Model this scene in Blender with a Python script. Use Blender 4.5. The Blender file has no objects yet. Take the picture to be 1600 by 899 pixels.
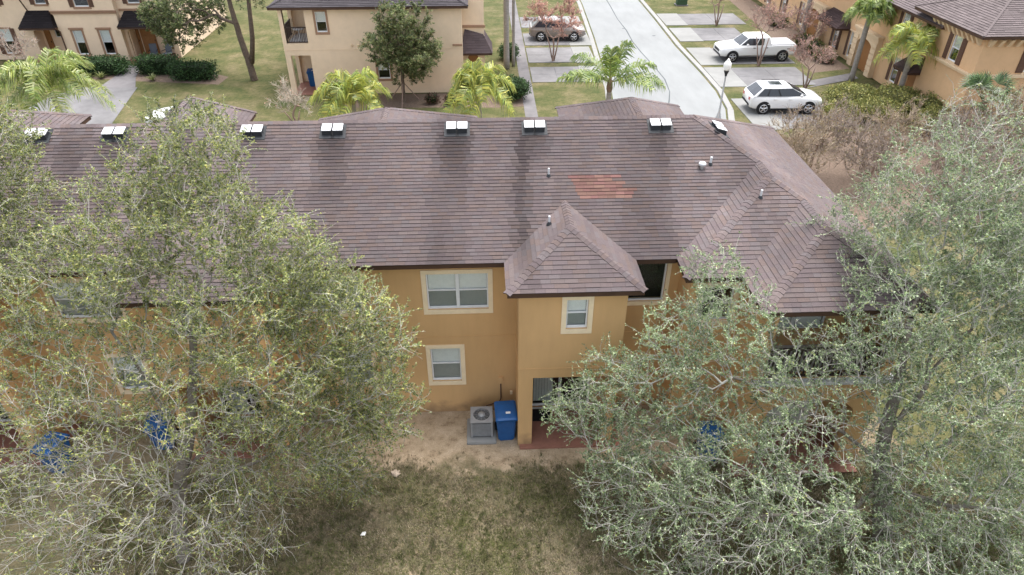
import bpy, bmesh, math, random
import numpy as np
from mathutils import Vector, Matrix
R = math.radians
S = bpy.context.scene
COL = S.collection
rnd = random.Random(7)

# ---------------------------------------------------------------- camera, sky, sun, exposure
cam_d = bpy.data.cameras.new('camera'); cam = bpy.data.objects.new('camera', cam_d); COL.objects.link(cam)
cam_d.sensor_width = 36.0; cam_d.lens = 24.0; cam_d.clip_start = 0.1; cam_d.clip_end = 2000
cam.location = (0, 0, 16.0); cam.rotation_euler = (R(55.0), 0, R(-2.4))
S.camera = cam
SUN_EL, SUN_AZ = 68.0, 30.0                  # azimuth from +Y towards +X
w = bpy.data.worlds.new('World'); S.world = w; w.use_nodes = True
nt = w.node_tree; nt.nodes.clear()
wo = nt.nodes.new('ShaderNodeOutputWorld'); bg = nt.nodes.new('ShaderNodeBackground')
sky = nt.nodes.new('ShaderNodeTexSky'); sky.sky_type = 'NISHITA'; sky.sun_disc = False
sky.sun_elevation = R(SUN_EL); sky.sun_rotation = R(SUN_AZ); sky.air_density = 1.0; sky.dust_density = 4.0; sky.ozone_density = 1.0
hs = nt.nodes.new('ShaderNodeHueSaturation'); hs.inputs['Saturation'].default_value = 0.35
nt.links.new(sky.outputs[0], hs.inputs['Color']); nt.links.new(hs.outputs[0], bg.inputs['Color'])
bg.inputs['Strength'].default_value = 0.15
nt.links.new(bg.outputs[0], wo.inputs['Surface'])
sl = bpy.data.lights.new('sun', 'SUN'); sl.energy = 1.4; sl.angle = R(50); sl.color = (1.0, 0.96, 0.9)
so = bpy.data.objects.new('sun', sl); COL.objects.link(so)
_d = Vector((math.sin(R(SUN_AZ)) * math.cos(R(SUN_EL)), math.cos(R(SUN_AZ)) * math.cos(R(SUN_EL)), math.sin(R(SUN_EL))))
so.rotation_euler = _d.to_track_quat('Z', 'Y').to_euler(); so.location = (20, 40, 40)
vs = S.view_settings; vs.view_transform = 'Standard'; vs.look = 'None'; vs.exposure = 1.55; vs.gamma = 1.0
S.cycles.max_bounces = 6; S.cycles.transparent_max_bounces = 12

# ---------------------------------------------------------------- materials
MATS = {}
def pm(name, col, rough=0.85, var=0.12, scale=4.0, bump=0.0, bscale=60.0, attr=False, spec=0.25, metal=0.0, coat=0.0, col2=None, stretch=None, var2=0.0, scale2=0.6, splash=False):
    m = bpy.data.materials.new(name); m.use_nodes = True; t = m.node_tree; N = t.nodes; L = t.links
    b = N['Principled BSDF']; b.inputs['Roughness'].default_value = rough; b.inputs['Specular IOR Level'].default_value = spec
    b.inputs['Metallic'].default_value = metal; b.inputs['Coat Weight'].default_value = coat
    geo = N.new('ShaderNodeNewGeometry'); pos = geo.outputs['Position']
    if stretch:
        mp = N.new('ShaderNodeMapping'); mp.inputs['Scale'].default_value = stretch; L.new(pos, mp.inputs['Vector']); pos = mp.outputs[0]
    n = N.new('ShaderNodeTexNoise'); n.inputs['Scale'].default_value = scale; n.inputs['Detail'].default_value = 6; n.inputs['Roughness'].default_value = 0.65
    L.new(pos, n.inputs['Vector'])
    rmp = N.new('ShaderNodeValToRGB'); rmp.color_ramp.elements[0].position = 0.3; rmp.color_ramp.elements[1].position = 0.72
    c2 = col2 if col2 else tuple(min(1, c * (1 + var)) for c in col)
    c1 = col if col2 else tuple(c * (1 - var) for c in col)
    rmp.color_ramp.elements[0].color = (*c1, 1); rmp.color_ramp.elements[1].color = (*c2, 1)
    L.new(n.outputs['Fac'], rmp.inputs['Fac']); out = rmp.outputs['Color']
    if var2:
        n3 = N.new('ShaderNodeTexNoise'); n3.inputs['Scale'].default_value = scale2; n3.inputs['Detail'].default_value = 4; L.new(geo.outputs['Position'], n3.inputs['Vector'])
        mr = N.new('ShaderNodeMapRange'); mr.inputs[1].default_value = 0.3; mr.inputs[2].default_value = 0.7; mr.inputs[3].default_value = 1 - var2; mr.inputs[4].default_value = 1 + var2
        L.new(n3.outputs['Fac'], mr.inputs[0])
        mx = N.new('ShaderNodeMix'); mx.data_type = 'RGBA'; mx.blend_type = 'MULTIPLY'; mx.inputs[0].default_value = 1; L.new(out, mx.inputs[6]); L.new(mr.outputs[0], mx.inputs[7]); out = mx.outputs[2]
    if splash:      # soil splashed up the foot of the wall
        sx = N.new('ShaderNodeSeparateXYZ'); L.new(geo.outputs['Position'], sx.inputs[0]); n4 = N.new('ShaderNodeTexNoise'); n4.inputs['Scale'].default_value = 3.5; n4.inputs['Detail'].default_value = 6; L.new(geo.outputs['Position'], n4.inputs['Vector'])
        ad = N.new('ShaderNodeMath'); ad.operation = 'MULTIPLY_ADD'; ad.inputs[1].default_value = -.9; L.new(n4.outputs['Fac'], ad.inputs[0]); L.new(sx.outputs[2], ad.inputs[2])
        m4 = N.new('ShaderNodeMapRange'); m4.inputs[1].default_value = -.42; m4.inputs[2].default_value = .05; m4.inputs[3].default_value = .65; m4.inputs[4].default_value = 0; L.new(ad.outputs[0], m4.inputs[0])
        mx = N.new('ShaderNodeMix'); mx.data_type = 'RGBA'; L.new(m4.outputs[0], mx.inputs[0]); L.new(out, mx.inputs[6]); mx.inputs[7].default_value = (.20, .13, .08, 1); out = mx.outputs[2]
    if attr:
        a = N.new('ShaderNodeAttribute'); a.attribute_name = 'Col'
        mx = N.new('ShaderNodeMix'); mx.data_type = 'RGBA'; mx.blend_type = 'MULTIPLY'; mx.inputs[0].default_value = 1
        L.new(out, mx.inputs[6]); L.new(a.outputs['Color'], mx.inputs[7]); out = mx.outputs[2]
    L.new(out, b.inputs['Base Color'])
    if bump:
        n2 = N.new('ShaderNodeTexNoise'); n2.inputs['Scale'].default_value = bscale; n2.inputs['Detail'].default_value = 4; L.new(geo.outputs['Position'], n2.inputs['Vector'])
        bp = N.new('ShaderNodeBump'); bp.inputs['Strength'].default_value = bump; bp.inputs['Distance'].default_value = 0.02
        L.new(n2.outputs['Fac'], bp.inputs['Height']); L.new(bp.outputs[0], b.inputs['Normal'])
    MATS[name] = m; return m

def leaf_mat(name, tint, trans=0.3, rough=0.5, spec=0.35):
    m = bpy.data.materials.new(name); m.use_nodes = True; t = m.node_tree; N = t.nodes; L = t.links
    b = N['Principled BSDF']; b.inputs['Roughness'].default_value = rough; b.inputs['Specular IOR Level'].default_value = spec
    a = N.new('ShaderNodeAttribute'); a.attribute_name = 'Col'
    geo = N.new('ShaderNodeNewGeometry'); n = N.new('ShaderNodeTexNoise'); n.inputs['Scale'].default_value = 1.7; n.inputs['Detail'].default_value = 4; L.new(geo.outputs['Position'], n.inputs['Vector'])
    mr = N.new('ShaderNodeMapRange'); mr.inputs[1].default_value = 0.32; mr.inputs[2].default_value = 0.68; mr.inputs[3].default_value = 0.68; mr.inputs[4].default_value = 1.28; L.new(n.outputs['Fac'], mr.inputs[0])
    mx = N.new('ShaderNodeMix'); mx.data_type = 'RGBA'; mx.blend_type = 'MULTIPLY'; mx.inputs[0].default_value = 1; L.new(a.outputs['Color'], mx.inputs[6]); L.new(mr.outputs[0], mx.inputs[7])
    L.new(mx.outputs[2], b.inputs['Base Color'])
    tr = N.new('ShaderNodeBsdfTranslucent'); L.new(mx.outputs[2], tr.inputs['Color'])
    ms = N.new('ShaderNodeMixShader'); ms.inputs[0].default_value = trans
    L.new(b.outputs[0], ms.inputs[1]); L.new(tr.outputs[0], ms.inputs[2]); L.new(ms.outputs[0], N['Material Output'].inputs['Surface'])
    MATS[name] = m; return m

def glass_mat(name, tint, refl=0.12):
    m = bpy.data.materials.new(name); m.use_nodes = True; t = m.node_tree; N = t.nodes; L = t.links; N.clear()
    o = N.new('ShaderNodeOutputMaterial'); tr = N.new('ShaderNodeBsdfTransparent'); tr.inputs[0].default_value = (*tint, 1)
    gl = N.new('ShaderNodeBsdfGlossy'); gl.inputs['Roughness'].default_value = 0.03; gl.inputs[0].default_value = (.9, .95, 1, 1)
    lw = N.new('ShaderNodeLayerWeight'); lw.inputs[0].default_value = 0.35
    mr = N.new('ShaderNodeMapRange'); mr.inputs[3].default_value = refl; mr.inputs[4].default_value = 0.55; L.new(lw.outputs['Fresnel'], mr.inputs[0])
    n = N.new('ShaderNodeTexNoise'); n.inputs['Scale'].default_value = 0.8; bp = N.new('ShaderNodeBump'); bp.inputs['Strength'].default_value = 0.03
    L.new(n.outputs['Fac'], bp.inputs['Height']); L.new(bp.outputs[0], gl.inputs['Normal'])
    ms = N.new('ShaderNodeMixShader'); L.new(mr.outputs[0], ms.inputs[0]); L.new(tr.outputs[0], ms.inputs[1]); L.new(gl.outputs[0], ms.inputs[2]); L.new(ms.outputs[0], o.inputs[0])
    MATS[name] = m; return m

pm('stucco', (.61, .385, .185), .9, .06, 2.2, .25, 90, var2=.07, scale2=.45, splash=True, stretch=(1, 1, .16))
pm('stucco_cream', (.78, .615, .45), .9, .05, 2.0, .2, 60, var2=.05)
pm('stucco_amber', (.66, .435, .25), .9, .05, 2.0, .2, 60, var2=.05)
pm('trim_tan', (.84, .69, .48), .8, .06, 5.0, .1)
pm('trim_brown', (.33, .205, .135), .8, .08, 5.0)
pm('trim_cream', (.70, .54, .36), .8, .05, 5.0)
pm('fascia', (.075, .042, .028), .6, .15, 3.0)
pm('soffit', (.10, .06, .04), .8, .1)
pm('shingle', (.92, .92, .92), .95, .16, 38.0, .35, 220, attr=True, spec=.1)
pm('deck', (.05, .038, .036), .95, .1)
pm('white_vinyl', (.74, .76, .78), .45, .04, 5.0, spec=.4)
pm('blind', (.88, .88, .86), .7, .05, 9.0)
pm('curtain', (.62, .63, .60), .8, .08, 9.0)
pm('dark_room', (.018, .018, .017), .9, .2)
pm('room_wall', (.30, .27, .22), .9, .1)
pm('wood_door', (.30, .145, .055), .6, .2, 6.0, stretch=(6, 6, .8))
pm('shutter', (.12, .066, .045), .7, .1, 5.0)
pm('downspout', (.10, .055, .04), .5, .1)
pm('terracotta', (.27, .13, .095), .75, .12, 5.0)
pm('vent_white', (.62, .63, .65), .35, .04, 7.0, spec=.4, var2=.03, scale2=3)
pm('vent_dark', (.03, .033, .038), .6, .1)
pm('galv', (.55, .57, .6), .35, .1, 10.0, metal=.6)
pm('pvc', (.6, .61, .63), .4, .04)
pm('ac_grey', (.30, .305, .315), .5, .08, 10.0, metal=.2, var2=.06, scale2=2)
pm('ac_dark', (.045, .047, .05), .6, .1)
pm('bin_blue', (.008, .085, .27), .42, .12, 6.0, spec=.45, var2=.06, scale2=3)
pm('rubber', (.015, .015, .016), .8, .1)
pm('sticker', (.8, .8, .78), .6, .03)
pm('concrete', (.16, .157, .162), .9, .14, 1.5, .2, 30, var2=.2, scale2=.45)
pm('concrete_pale', (.215, .217, .212), .9, .07, 1.2, .15, 30, var2=.08, scale2=.3)
pm('walk_grey', (.15, .143, .148), .9, .16, 1.6, .2, 30, var2=.16, scale2=.5)
pm('road', (.213, .222, .225), .9, .07, .9, .15, 40, var2=.10, scale2=.16, stretch=(1.6, .35, 1))
pm('crack', (.085, .095, .10), .9, .2, 4.0)
pm('kerb', (.25, .25, .245), .9, .06, 2.0)
pm('bark_grey', (.20, .175, .15), .95, .3, 7.0, .6, 30)
pm('bark_brown', (.13, .10, .08), .95, .3, 8.0, .6, 30)
pm('bark_pink', (.30, .215, .18), .9, .2, 8.0, .3, 30)
pm('palm_bark', (.30, .275, .25), .9, .2, 3.0, .5, 20, stretch=(1, 1, 6))
pm('palm_fibre', (.19, .13, .09), .95, .3, 8.0, .5, 20)
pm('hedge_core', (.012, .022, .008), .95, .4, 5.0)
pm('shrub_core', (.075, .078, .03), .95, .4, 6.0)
pm('metal_black', (.02, .02, .022), .45, .1)
pm('rail_brown', (.05, .035, .03), .5, .1)
pm('rail_white', (.62, .63, .65), .5, .05)
pm('rock', (.42, .34, .27), .9, .25, 14.0, .4)
pm('util_green', (.05, .10, .055), .6, .1)
pm('mulch', (.15, .11, .085), .95, .4, 9.0, .6, 25)
pm('lamp_globe', (.86, .86, .84), .3, .02, 3.0, spec=.5)
pm('chair_fabric', (.10, .11, .13), .8, .1)
leaf_mat('leaf', 0, .42)
leaf_mat('leaf_hedge', 0, .15, .6, .25)
leaf_mat('frond', 0, .35, .4, .5)
leaf_mat('grass_blade', 0, .25, .7, .2)
leaf_mat('twig_bark', 0, 0.0, .9, .15)
glass_mat('glass', (.93, .96, .95), .07)
glass_mat('screened_glass', (.55, .58, .57), .06)
pm('car_glass', (.018, .022, .03), .06, .05, 2.0, spec=.7)
pm('paint_white', (.78, .79, .80), .25, .015, 1.0, spec=.5, coat=.8)
pm('paint_greige', (.23, .195, .175), .28, .02, 1.0, spec=.5, coat=.8, metal=.3)
pm('paint_black', (.012, .014, .022), .25, .02, 1.0, spec=.5, coat=.8)
pm('plastic_black', (.02, .02, .022), .55, .05)
pm('alloy', (.55, .56, .58), .3, .05, 9.0, metal=.9)
pm('tail_red', (.42, .02, .02), .25, .05, spec=.6)
pm('head_lamp', (.75, .77, .8), .12, .03, spec=.7)

def lawn_mat(name, greens, rear=False):
    m = bpy.data.materials.new(name); m.use_nodes = True; t = m.node_tree; N = t.nodes; L = t.links
    b = N['Principled BSDF']; b.inputs['Roughness'].default_value = .95; b.inputs['Specular IOR Level'].default_value = .1
    geo = N.new('ShaderNodeNewGeometry')
    def noise(sc, det=5, rough=.6, off=0):
        n = N.new('ShaderNodeTexNoise'); n.inputs['Scale'].default_value = sc; n.inputs['Detail'].default_value = det; n.inputs['Roughness'].default_value = rough
        if off:
            v = N.new('ShaderNodeVectorMath'); v.inputs[1].default_value = (off, off * .7, 0); L.new(geo.outputs['Position'], v.inputs[0]); L.new(v.outputs[0], n.inputs['Vector'])
        else: L.new(geo.outputs['Position'], n.inputs['Vector'])
        return n.outputs['Fac']
    def ramp(f, stops):
        r = N.new('ShaderNodeValToRGB'); e = r.color_ramp.elements
        e[0].position, e[0].color = stops[0][0], (*stops[0][1], 1); e[1].position, e[1].color = stops[-1][0], (*stops[-1][1], 1)
        for p, c in stops[1:-1]:
            x = e.new(p); x.color = (*c, 1)
        L.new(f, r.inputs[0]); return r.outputs[0]
    def mix(f, a, c, mode='MIX'):
        x = N.new('ShaderNodeMix'); x.data_type = 'RGBA'; x.blend_type = mode
        if isinstance(f, float): x.inputs[0].default_value = f
        else: L.new(f, x.inputs[0])
        L.new(a, x.inputs[6]); L.new(c, x.inputs[7]); return x.outputs[2]
    big = ramp(noise(.55, 6, .6), [(.30, greens[0]), (.48, greens[1]), (.68, greens[2])])
    fine = ramp(noise(22, 6, .8, 3.3), [(.3, (.45, .47, .42)), (.5, (1, 1, 1)), (.7, (1.6, 1.5, 1.4))])
    midn = ramp(noise(3.6, 5, .7, 17.0), [(.3, (.62, .70, .55)), (.5, (1, 1, 1)), (.7, (1.3, 1.2, 1.15))])
    col = mix(1.0, mix(1.0, big, fine, 'MULTIPLY'), midn, 'MULTIPLY')
    if rear:
        sep = N.new('ShaderNodeSeparateXYZ'); L.new(geo.outputs['Position'], sep.inputs[0])
        def math_(op, a, c=None):
            x = N.new('ShaderNodeMath'); x.operation = op
            for i, v in enumerate((a, c)):
                if v is None: continue
                if isinstance(v, (int, float)): x.inputs[i].default_value = v
                else: L.new(v, x.inputs[i])
            return x.outputs[0]
        n1 = noise(.9, 5, .6, 11.0)
        wob = math_('MULTIPLY', math_('SUBTRACT', n1, .5), 2.6)
        yy = math_('ADD', sep.outputs[1], wob)
        mr = N.new('ShaderNodeMapRange'); mr.interpolation_type = 'SMOOTHSTEP'; mr.inputs[1].default_value = 13.35; mr.inputs[2].default_value = 13.95; L.new(yy, mr.inputs[0])
        patch = ramp(noise(.75, 6, .7, 27.0), [(.60, (0, 0, 0)), (.70, (.85, .85, .85))])
        mx_ = N.new('ShaderNodeMapRange'); mx_.interpolation_type = 'SMOOTHSTEP'; mx_.inputs[1].default_value = 12.6; mx_.inputs[2].default_value = 10.8; L.new(sep.outputs[0], mx_.inputs[0])
        mw_ = N.new('ShaderNodeMapRange'); mw_.interpolation_type = 'SMOOTHSTEP'; mw_.inputs[1].default_value = -5.0; mw_.inputs[2].default_value = -2.6; mw_.inputs[3].default_value = .35; mw_.inputs[4].default_value = 1; L.new(sep.outputs[0], mw_.inputs[0])
        msk = math_('MAXIMUM', math_('MULTIPLY', math_('MULTIPLY', mr.outputs[0], mw_.outputs[0]), mx_.outputs[0]), patch)
        sand = ramp(noise(2.4, 6, .7, 5.0), [(.30, (.21, .15, .10)), (.46, (.36, .28, .19)), (.64, (.46, .365, .265))])
        sandf = mix(1.0, sand, ramp(noise(30, 4, .7, 8.0), [(.3, (.75, .75, .75)), (.7, (1.2, 1.2, 1.2))]), 'MULTIPLY')
        col = mix(msk, col, sandf)
    L.new(col, b.inputs['Base Color'])
    bp = N.new('ShaderNodeBump'); bp.inputs['Strength'].default_value = .5; bp.inputs['Distance'].default_value = .03; L.new(noise(40, 4, .7), bp.inputs['Height']); L.new(bp.outputs[0], b.inputs['Normal'])
    MATS[name] = m
lawn_mat('lawn_front', [(.05, .066, .024), (.085, .088, .038), (.15, .128, .075)])
lawn_mat('lawn_rear', [(.092, .092, .046), (.13, .115, .07), (.18, .152, .105)], True)

# ---------------------------------------------------------------- mesh helpers
def tag(o, label=None, cat=None, group=None, kind=None):
    if label: o['label'] = label
    if cat: o['category'] = cat
    if group: o['group'] = group
    if kind: o['kind'] = kind
    return o
def thing(name, label, cat, loc=(0, 0, 0), rz=0.0, group=None):
    o = bpy.data.objects.new(name, None); COL.objects.link(o); o.location = loc; o.rotation_euler = (0, 0, rz); o.empty_display_size = .2
    return tag(o, label, cat, group)
def rootloc(o):
    v = Vector((0, 0, 0))
    while o is not None:
        v += Vector(o.location); o = o.parent
    return v
def link(name, me, mat, parent=None, loc=None):
    o = bpy.data.objects.new(name, me); COL.objects.link(o)
    if mat and not me.materials: me.materials.append(MATS[mat])
    if parent is not None: o.parent = parent
    if loc is not None: o.location = loc
    return o
class MB:
    """collects polygons; build() links them as one mesh object"""
    def __init__(s): s.v = []; s.f = []; s.c = []
    def poly(s, pts, col=None):
        b = len(s.v); s.v.extend([tuple(p) for p in pts]); s.f.append(tuple(range(b, b + len(pts))))
        if col is not None: s.c.extend([col] * len(pts))
    def mesh(s, V, F, col=None):
        b = len(s.v); s.v.extend([tuple(p) for p in V]); s.f.extend([tuple(i + b for i in f) for f in F])
        if col is not None: s.c.extend([col] * len(V))
    def box(s, x0, x1, y0, y1, z0, z1, col=None):
        V = [(x, y, z) for z in (z0, z1) for y in (y0, y1) for x in (x0, x1)]
        s.mesh(V, [(0, 2, 3, 1), (4, 5, 7, 6), (0, 1, 5, 4), (2, 6, 7, 3), (0, 4, 6, 2), (1, 3, 7, 5)], col)
    def hexa(s, V, col=None):
        s.mesh(V, [(0, 2, 3, 1), (4, 5, 7, 6), (0, 1, 5, 4), (2, 6, 7, 3), (0, 4, 6, 2), (1, 3, 7, 5)], col)
    def tube(s, pts, rad, n=8, cap=True, col=None):
        pts = [Vector(p) for p in pts]; rings = []
        rad = rad if isinstance(rad, (list, tuple)) else [rad] * len(pts)
        for i, p in enumerate(pts):
            d = (pts[min(i + 1, len(pts) - 1)] - pts[max(i - 1, 0)]).normalized()
            a = d.orthogonal().normalized() if i == 0 else (pa - d * pa.dot(d)).normalized()
            pa = a; c = d.cross(a)
            rings.append([p + (a * math.cos(2 * math.pi * k / n) + c * math.sin(2 * math.pi * k / n)) * rad[i] for k in range(n)])
        V = [q for r in rings for q in r]; F = []
        for i in range(len(pts) - 1):
            for k in range(n): F.append((i * n + k, i * n + (k + 1) % n, (i + 1) * n + (k + 1) % n, (i + 1) * n + k))
        if cap: F.append(tuple(range(n - 1, -1, -1))); F.append(tuple((len(pts) - 1) * n + k for k in range(n)))
        s.mesh(V, F, col)
    def lathe(s, prof, c=(0, 0, 0), n=20, axis='z', col=None):
        V = []
        for r, h in prof:
            for k in range(n):
                a = 2 * math.pi * k / n; q = (r * math.cos(a), r * math.sin(a), h)
                if axis == 'y': q = (q[0], q[2], q[1])
                if axis == 'x': q = (q[2], q[0], q[1])
                V.append((c[0] + q[0], c[1] + q[1], c[2] + q[2]))
        F = [(i * n + k, i * n + (k + 1) % n, (i + 1) * n + (k + 1) % n, (i + 1) * n + k) for i in range(len(prof) - 1) for k in range(n)]
        F.append(tuple(range(n - 1, -1, -1))); F.append(tuple((len(prof) - 1) * n + k for k in range(n)))
        s.mesh(V, F, col)
    def build(s, name, mat, parent=None, world=True, smooth=False, bevel=0.0, kind=None):
        me = bpy.data.meshes.new(name); off = rootloc(parent) if (parent is not None and world) else Vector((0, 0, 0))
        me.from_pydata([(p[0] - off.x, p[1] - off.y, p[2] - off.z) for p in s.v], [], s.f)
        if s.c:
            ca = me.color_attributes.new('Col', 'FLOAT_COLOR', 'POINT')
            ca.data.foreach_set('color', np.array([(*c, 1.0) for c in s.c], np.float32).ravel())
        if smooth: me.polygons.foreach_set('use_smooth', [True] * len(me.polygons))
        me.update(); o = link(name, me, mat, parent)
        if bevel:
            bm = bmesh.new(); bm.from_mesh(me); bmesh.ops.remove_doubles(bm, verts=bm.verts, dist=1e-5)
            bmesh.ops.bevel(bm, geom=[e for e in bm.edges if e.is_manifold and e.calc_face_angle(0) > .5], offset=bevel, segments=2, affect='EDGES', clamp_overlap=True)
            bm.to_mesh(me); bm.free()
        if kind: o['kind'] = kind
        return o
def mesh_np(name, V, F, mat, parent, cols=None, smooth=False, kind=None):
    V = np.asarray(V, np.float32); F = np.asarray(F, np.int32); k = F.shape[1]
    if parent is not None: V = V - np.array(rootloc(parent), np.float32)
    me = bpy.data.meshes.new(name); me.vertices.add(len(V)); me.vertices.foreach_set('co', V.ravel())
    me.loops.add(F.size); me.loops.foreach_set('vertex_index', F.ravel())
    me.polygons.add(len(F)); me.polygons.foreach_set('loop_start', np.arange(0, F.size, k, dtype=np.int32)); me.polygons.foreach_set('loop_total', np.full(len(F), k, np.int32))
    if smooth: me.polygons.foreach_set('use_smooth', np.ones(len(F), bool))
    if cols is not None:
        ca = me.color_attributes.new('Col', 'FLOAT_COLOR', 'POINT'); ca.data.foreach_set('color', np.concatenate([cols, np.ones((len(cols), 1))], 1).astype(np.float32).ravel())
    me.update(calc_edges=True); me.validate(); o = link(name, me, mat, parent)
    if kind: o['kind'] = kind
    return o
def sheet(name, pts, z, mat, parent=None, kind='structure'):
    m = MB(); m.poly([(x, y, z) for x, y in pts]); return m.build(name, mat, parent, kind=kind)

# wall frame: origin p0 (x,y), horizontal unit u, outward normal n; a along u, z up, d outwards
class Fr:
    def __init__(s, p0, u, n): s.p = p0; s.u = u; s.n = n
    def P(s, a, z, d=0.0): return (s.p[0] + s.u[0] * a + s.n[0] * d, s.p[1] + s.u[1] * a + s.n[1] * d, z)
    def box(s, mb, a0, a1, z0, z1, d0, d1):
        mb.hexa([s.P(a, z, d) for z in (z0, z1) for d in (d0, d1) for a in (a0, a1)])
def wall(mb, fr, a0, a1, z0, z1, holes=(), depth=.14, th=.2):
    """front skin with rectangular holes, reveals going inwards, and a back skin"""
    A = sorted({a0, a1, *[h[0] for h in holes], *[h[1] for h in holes]}); Z = sorted({z0, z1, *[h[2] for h in holes], *[h[3] for h in holes]})
    for i in range(len(A) - 1):
        for j in range(len(Z) - 1):
            ca, cz = (A[i] + A[i + 1]) / 2, (Z[j] + Z[j + 1]) / 2
            if any(h[0] < ca < h[1] and h[2] < cz < h[3] for h in holes): continue
            mb.poly([fr.P(A[i], Z[j]), fr.P(A[i + 1], Z[j]), fr.P(A[i + 1], Z[j + 1]), fr.P(A[i], Z[j + 1])])
            mb.poly([fr.P(A[i], Z[j], -th), fr.P(A[i], Z[j + 1], -th), fr.P(A[i + 1], Z[j + 1], -th), fr.P(A[i + 1], Z[j], -th)])
    for (h0, h1, c0, c1) in [h[:4] for h in holes]:
        for (p, q) in (((h0, c0), (h1, c0)), ((h1, c0), (h1, c1)), ((h1, c1), (h0, c1)), ((h0, c1), (h0, c0))):
            mb.poly([fr.P(*p), fr.P(*p, -th), fr.P(*q, -th), fr.P(*q)])
def arch(mb, fr, a0, a1, ztop, rise, th=.2, n=10):
    """spandrels that turn a rectangular hole's head into an arch"""
    c, hw = (a0 + a1) / 2, (a1 - a0) / 2
    P = [(c - hw * math.cos(math.pi * k / n), ztop - rise + rise * math.sin(math.pi * k / n)) for k in range(n + 1)]
    for k in range(n):
        (x0, y0), (x1, y1) = P[k], P[k + 1]
        for d in (0, -th): mb.poly([fr.P(x0, y0, d), fr.P(x1, y1, d), fr.P(x1, ztop, d), fr.P(x0, ztop, d)])
        mb.poly([fr.P(x0, y0), fr.P(x0, y0, -th), fr.P(x1, y1, -th), fr.P(x1, y1)])

def window(parent, fr, a0, a1, z0, z1, cols=1, rail=True, blinds='full', trim='trim_tan', tw=.13, shutters=None, sill=False, head=False, lite=False):
    """white vinyl window in an opening: frame > trim, pane, blind, interior"""
    f = MB(); t = .045; d0, d1 = -.11, -.05
    fr.box(f, a0, a1, z0, z0 + t, d0, d1); fr.box(f, a0, a1, z1 - t, z1, d0, d1)
    fr.box(f, a0, a0 + t, z0 + t, z1 - t, d0, d1); fr.box(f, a1 - t, a1, z0 + t, z1 - t, d0, d1)
    W = (a1 - a0) / cols; zm = (z0 + z1) / 2 + .02
    for k in range(1, cols): fr.box(f, a0 + W * k - .05, a0 + W * k + .05, z0 + t, z1 - t, d0, d1)
    panes = []
    for k in range(cols):
        b0 = a0 + W * k + (t if k == 0 else .05); b1 = a0 + W * (k + 1) - (t if k == cols - 1 else .05)
        if rail:
            fr.box(f, b0, b1, zm - .025, zm + .025, d0 - .01, d1 - .01)
            fr.box(f, b0, b1, z0 + t, z0 + t + .03, d0 - .01, d1 - .015)
            panes += [(b0, b1, z0 + t, zm - .025), (b0, b1, zm + .025, z1 - t)]
        else: panes.append((b0, b1, z0 + t, z1 - t))
    win = f.build('window', 'white_vinyl', parent)
    if trim and not lite:
        m = MB(); p = .03
        fr.box(m, a0 - tw, a1 + tw, z1, z1 + tw, 0, p); fr.box(m, a0 - tw, a1 + tw, z0 - tw * 1.15, z0, 0, p)
        fr.box(m, a0 - tw, a0, z0, z1, 0, p); fr.box(m, a1, a1 + tw, z0, z1, 0, p)
        if sill: fr.box(m, a0 - tw - .06, a1 + tw + .06, z0 - tw * 1.6, z0 - tw * .6, p, .1)
        if head: fr.box(m, a0 - tw - .05, a1 + tw + .05, z1 + tw * .6, z1 + tw * 1.5, p, .1)
        m.build('trim', trim, win)
    for q in panes:
        m = MB(); m.poly([fr.P(q[0], q[2], -.085), fr.P(q[1], q[2], -.085), fr.P(q[1], q[3], -.085), fr.P(q[0], q[3], -.085)]); m.build('pane', 'screened_glass' if (rail and q[2] < zm - .1) else 'glass', win)
    if blinds and not lite:
        m = MB(); zb = z0 + t if blinds == 'full' else zm
        for k in range(cols):
            b0 = a0 + W * k + .05; b1 = a0 + W * (k + 1) - .05; z = z1 - t
            while z > zb + .03:
                m.poly([fr.P(b0, z, -.135), fr.P(b1, z, -.135), fr.P(b1, z - .045, -.118), fr.P(b0, z - .045, -.118)]); z -= .05
        m.build('blind', 'blind', win)
    elif blinds:
        m = MB(); zb = z0 + t if blinds == 'full' else zm
        m.poly([fr.P(a0 + t, zb, -.16), fr.P(a1 - t, zb, -.16), fr.P(a1 - t, z1 - t, -.16), fr.P(a0 + t, z1 - t, -.16)]); m.build('blind', 'blind', win)
    m = MB(); D = -.9
    b = [fr.P(a, z, d) for z in (z0, z1) for d in (-.2, D) for a in (a0, a1)]
    m.mesh(b, [(0, 1, 3, 2), (4, 6, 7, 5), (2, 3, 7, 6), (0, 2, 6, 4), (1, 5, 7, 3)]); m.build('interior', 'dark_room', win)
    if shutters:
        for (s0, s1) in ((a0 - shutters - .04, a0 - .04), (a1 + .04, a1 + shutters + .04)):
            m = MB(); fr.box(m, s0, s1, z0 - .02, z1 + .04, .005, .045)
            for k in range(int((z1 - z0) / .16)): fr.box(m, s0 + .05, s1 - .05, z0 + .05 + k * .16, z0 + .14 + k * .16, .045, .058)
            m.build('shutter', 'shutter', parent)
    return win

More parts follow.
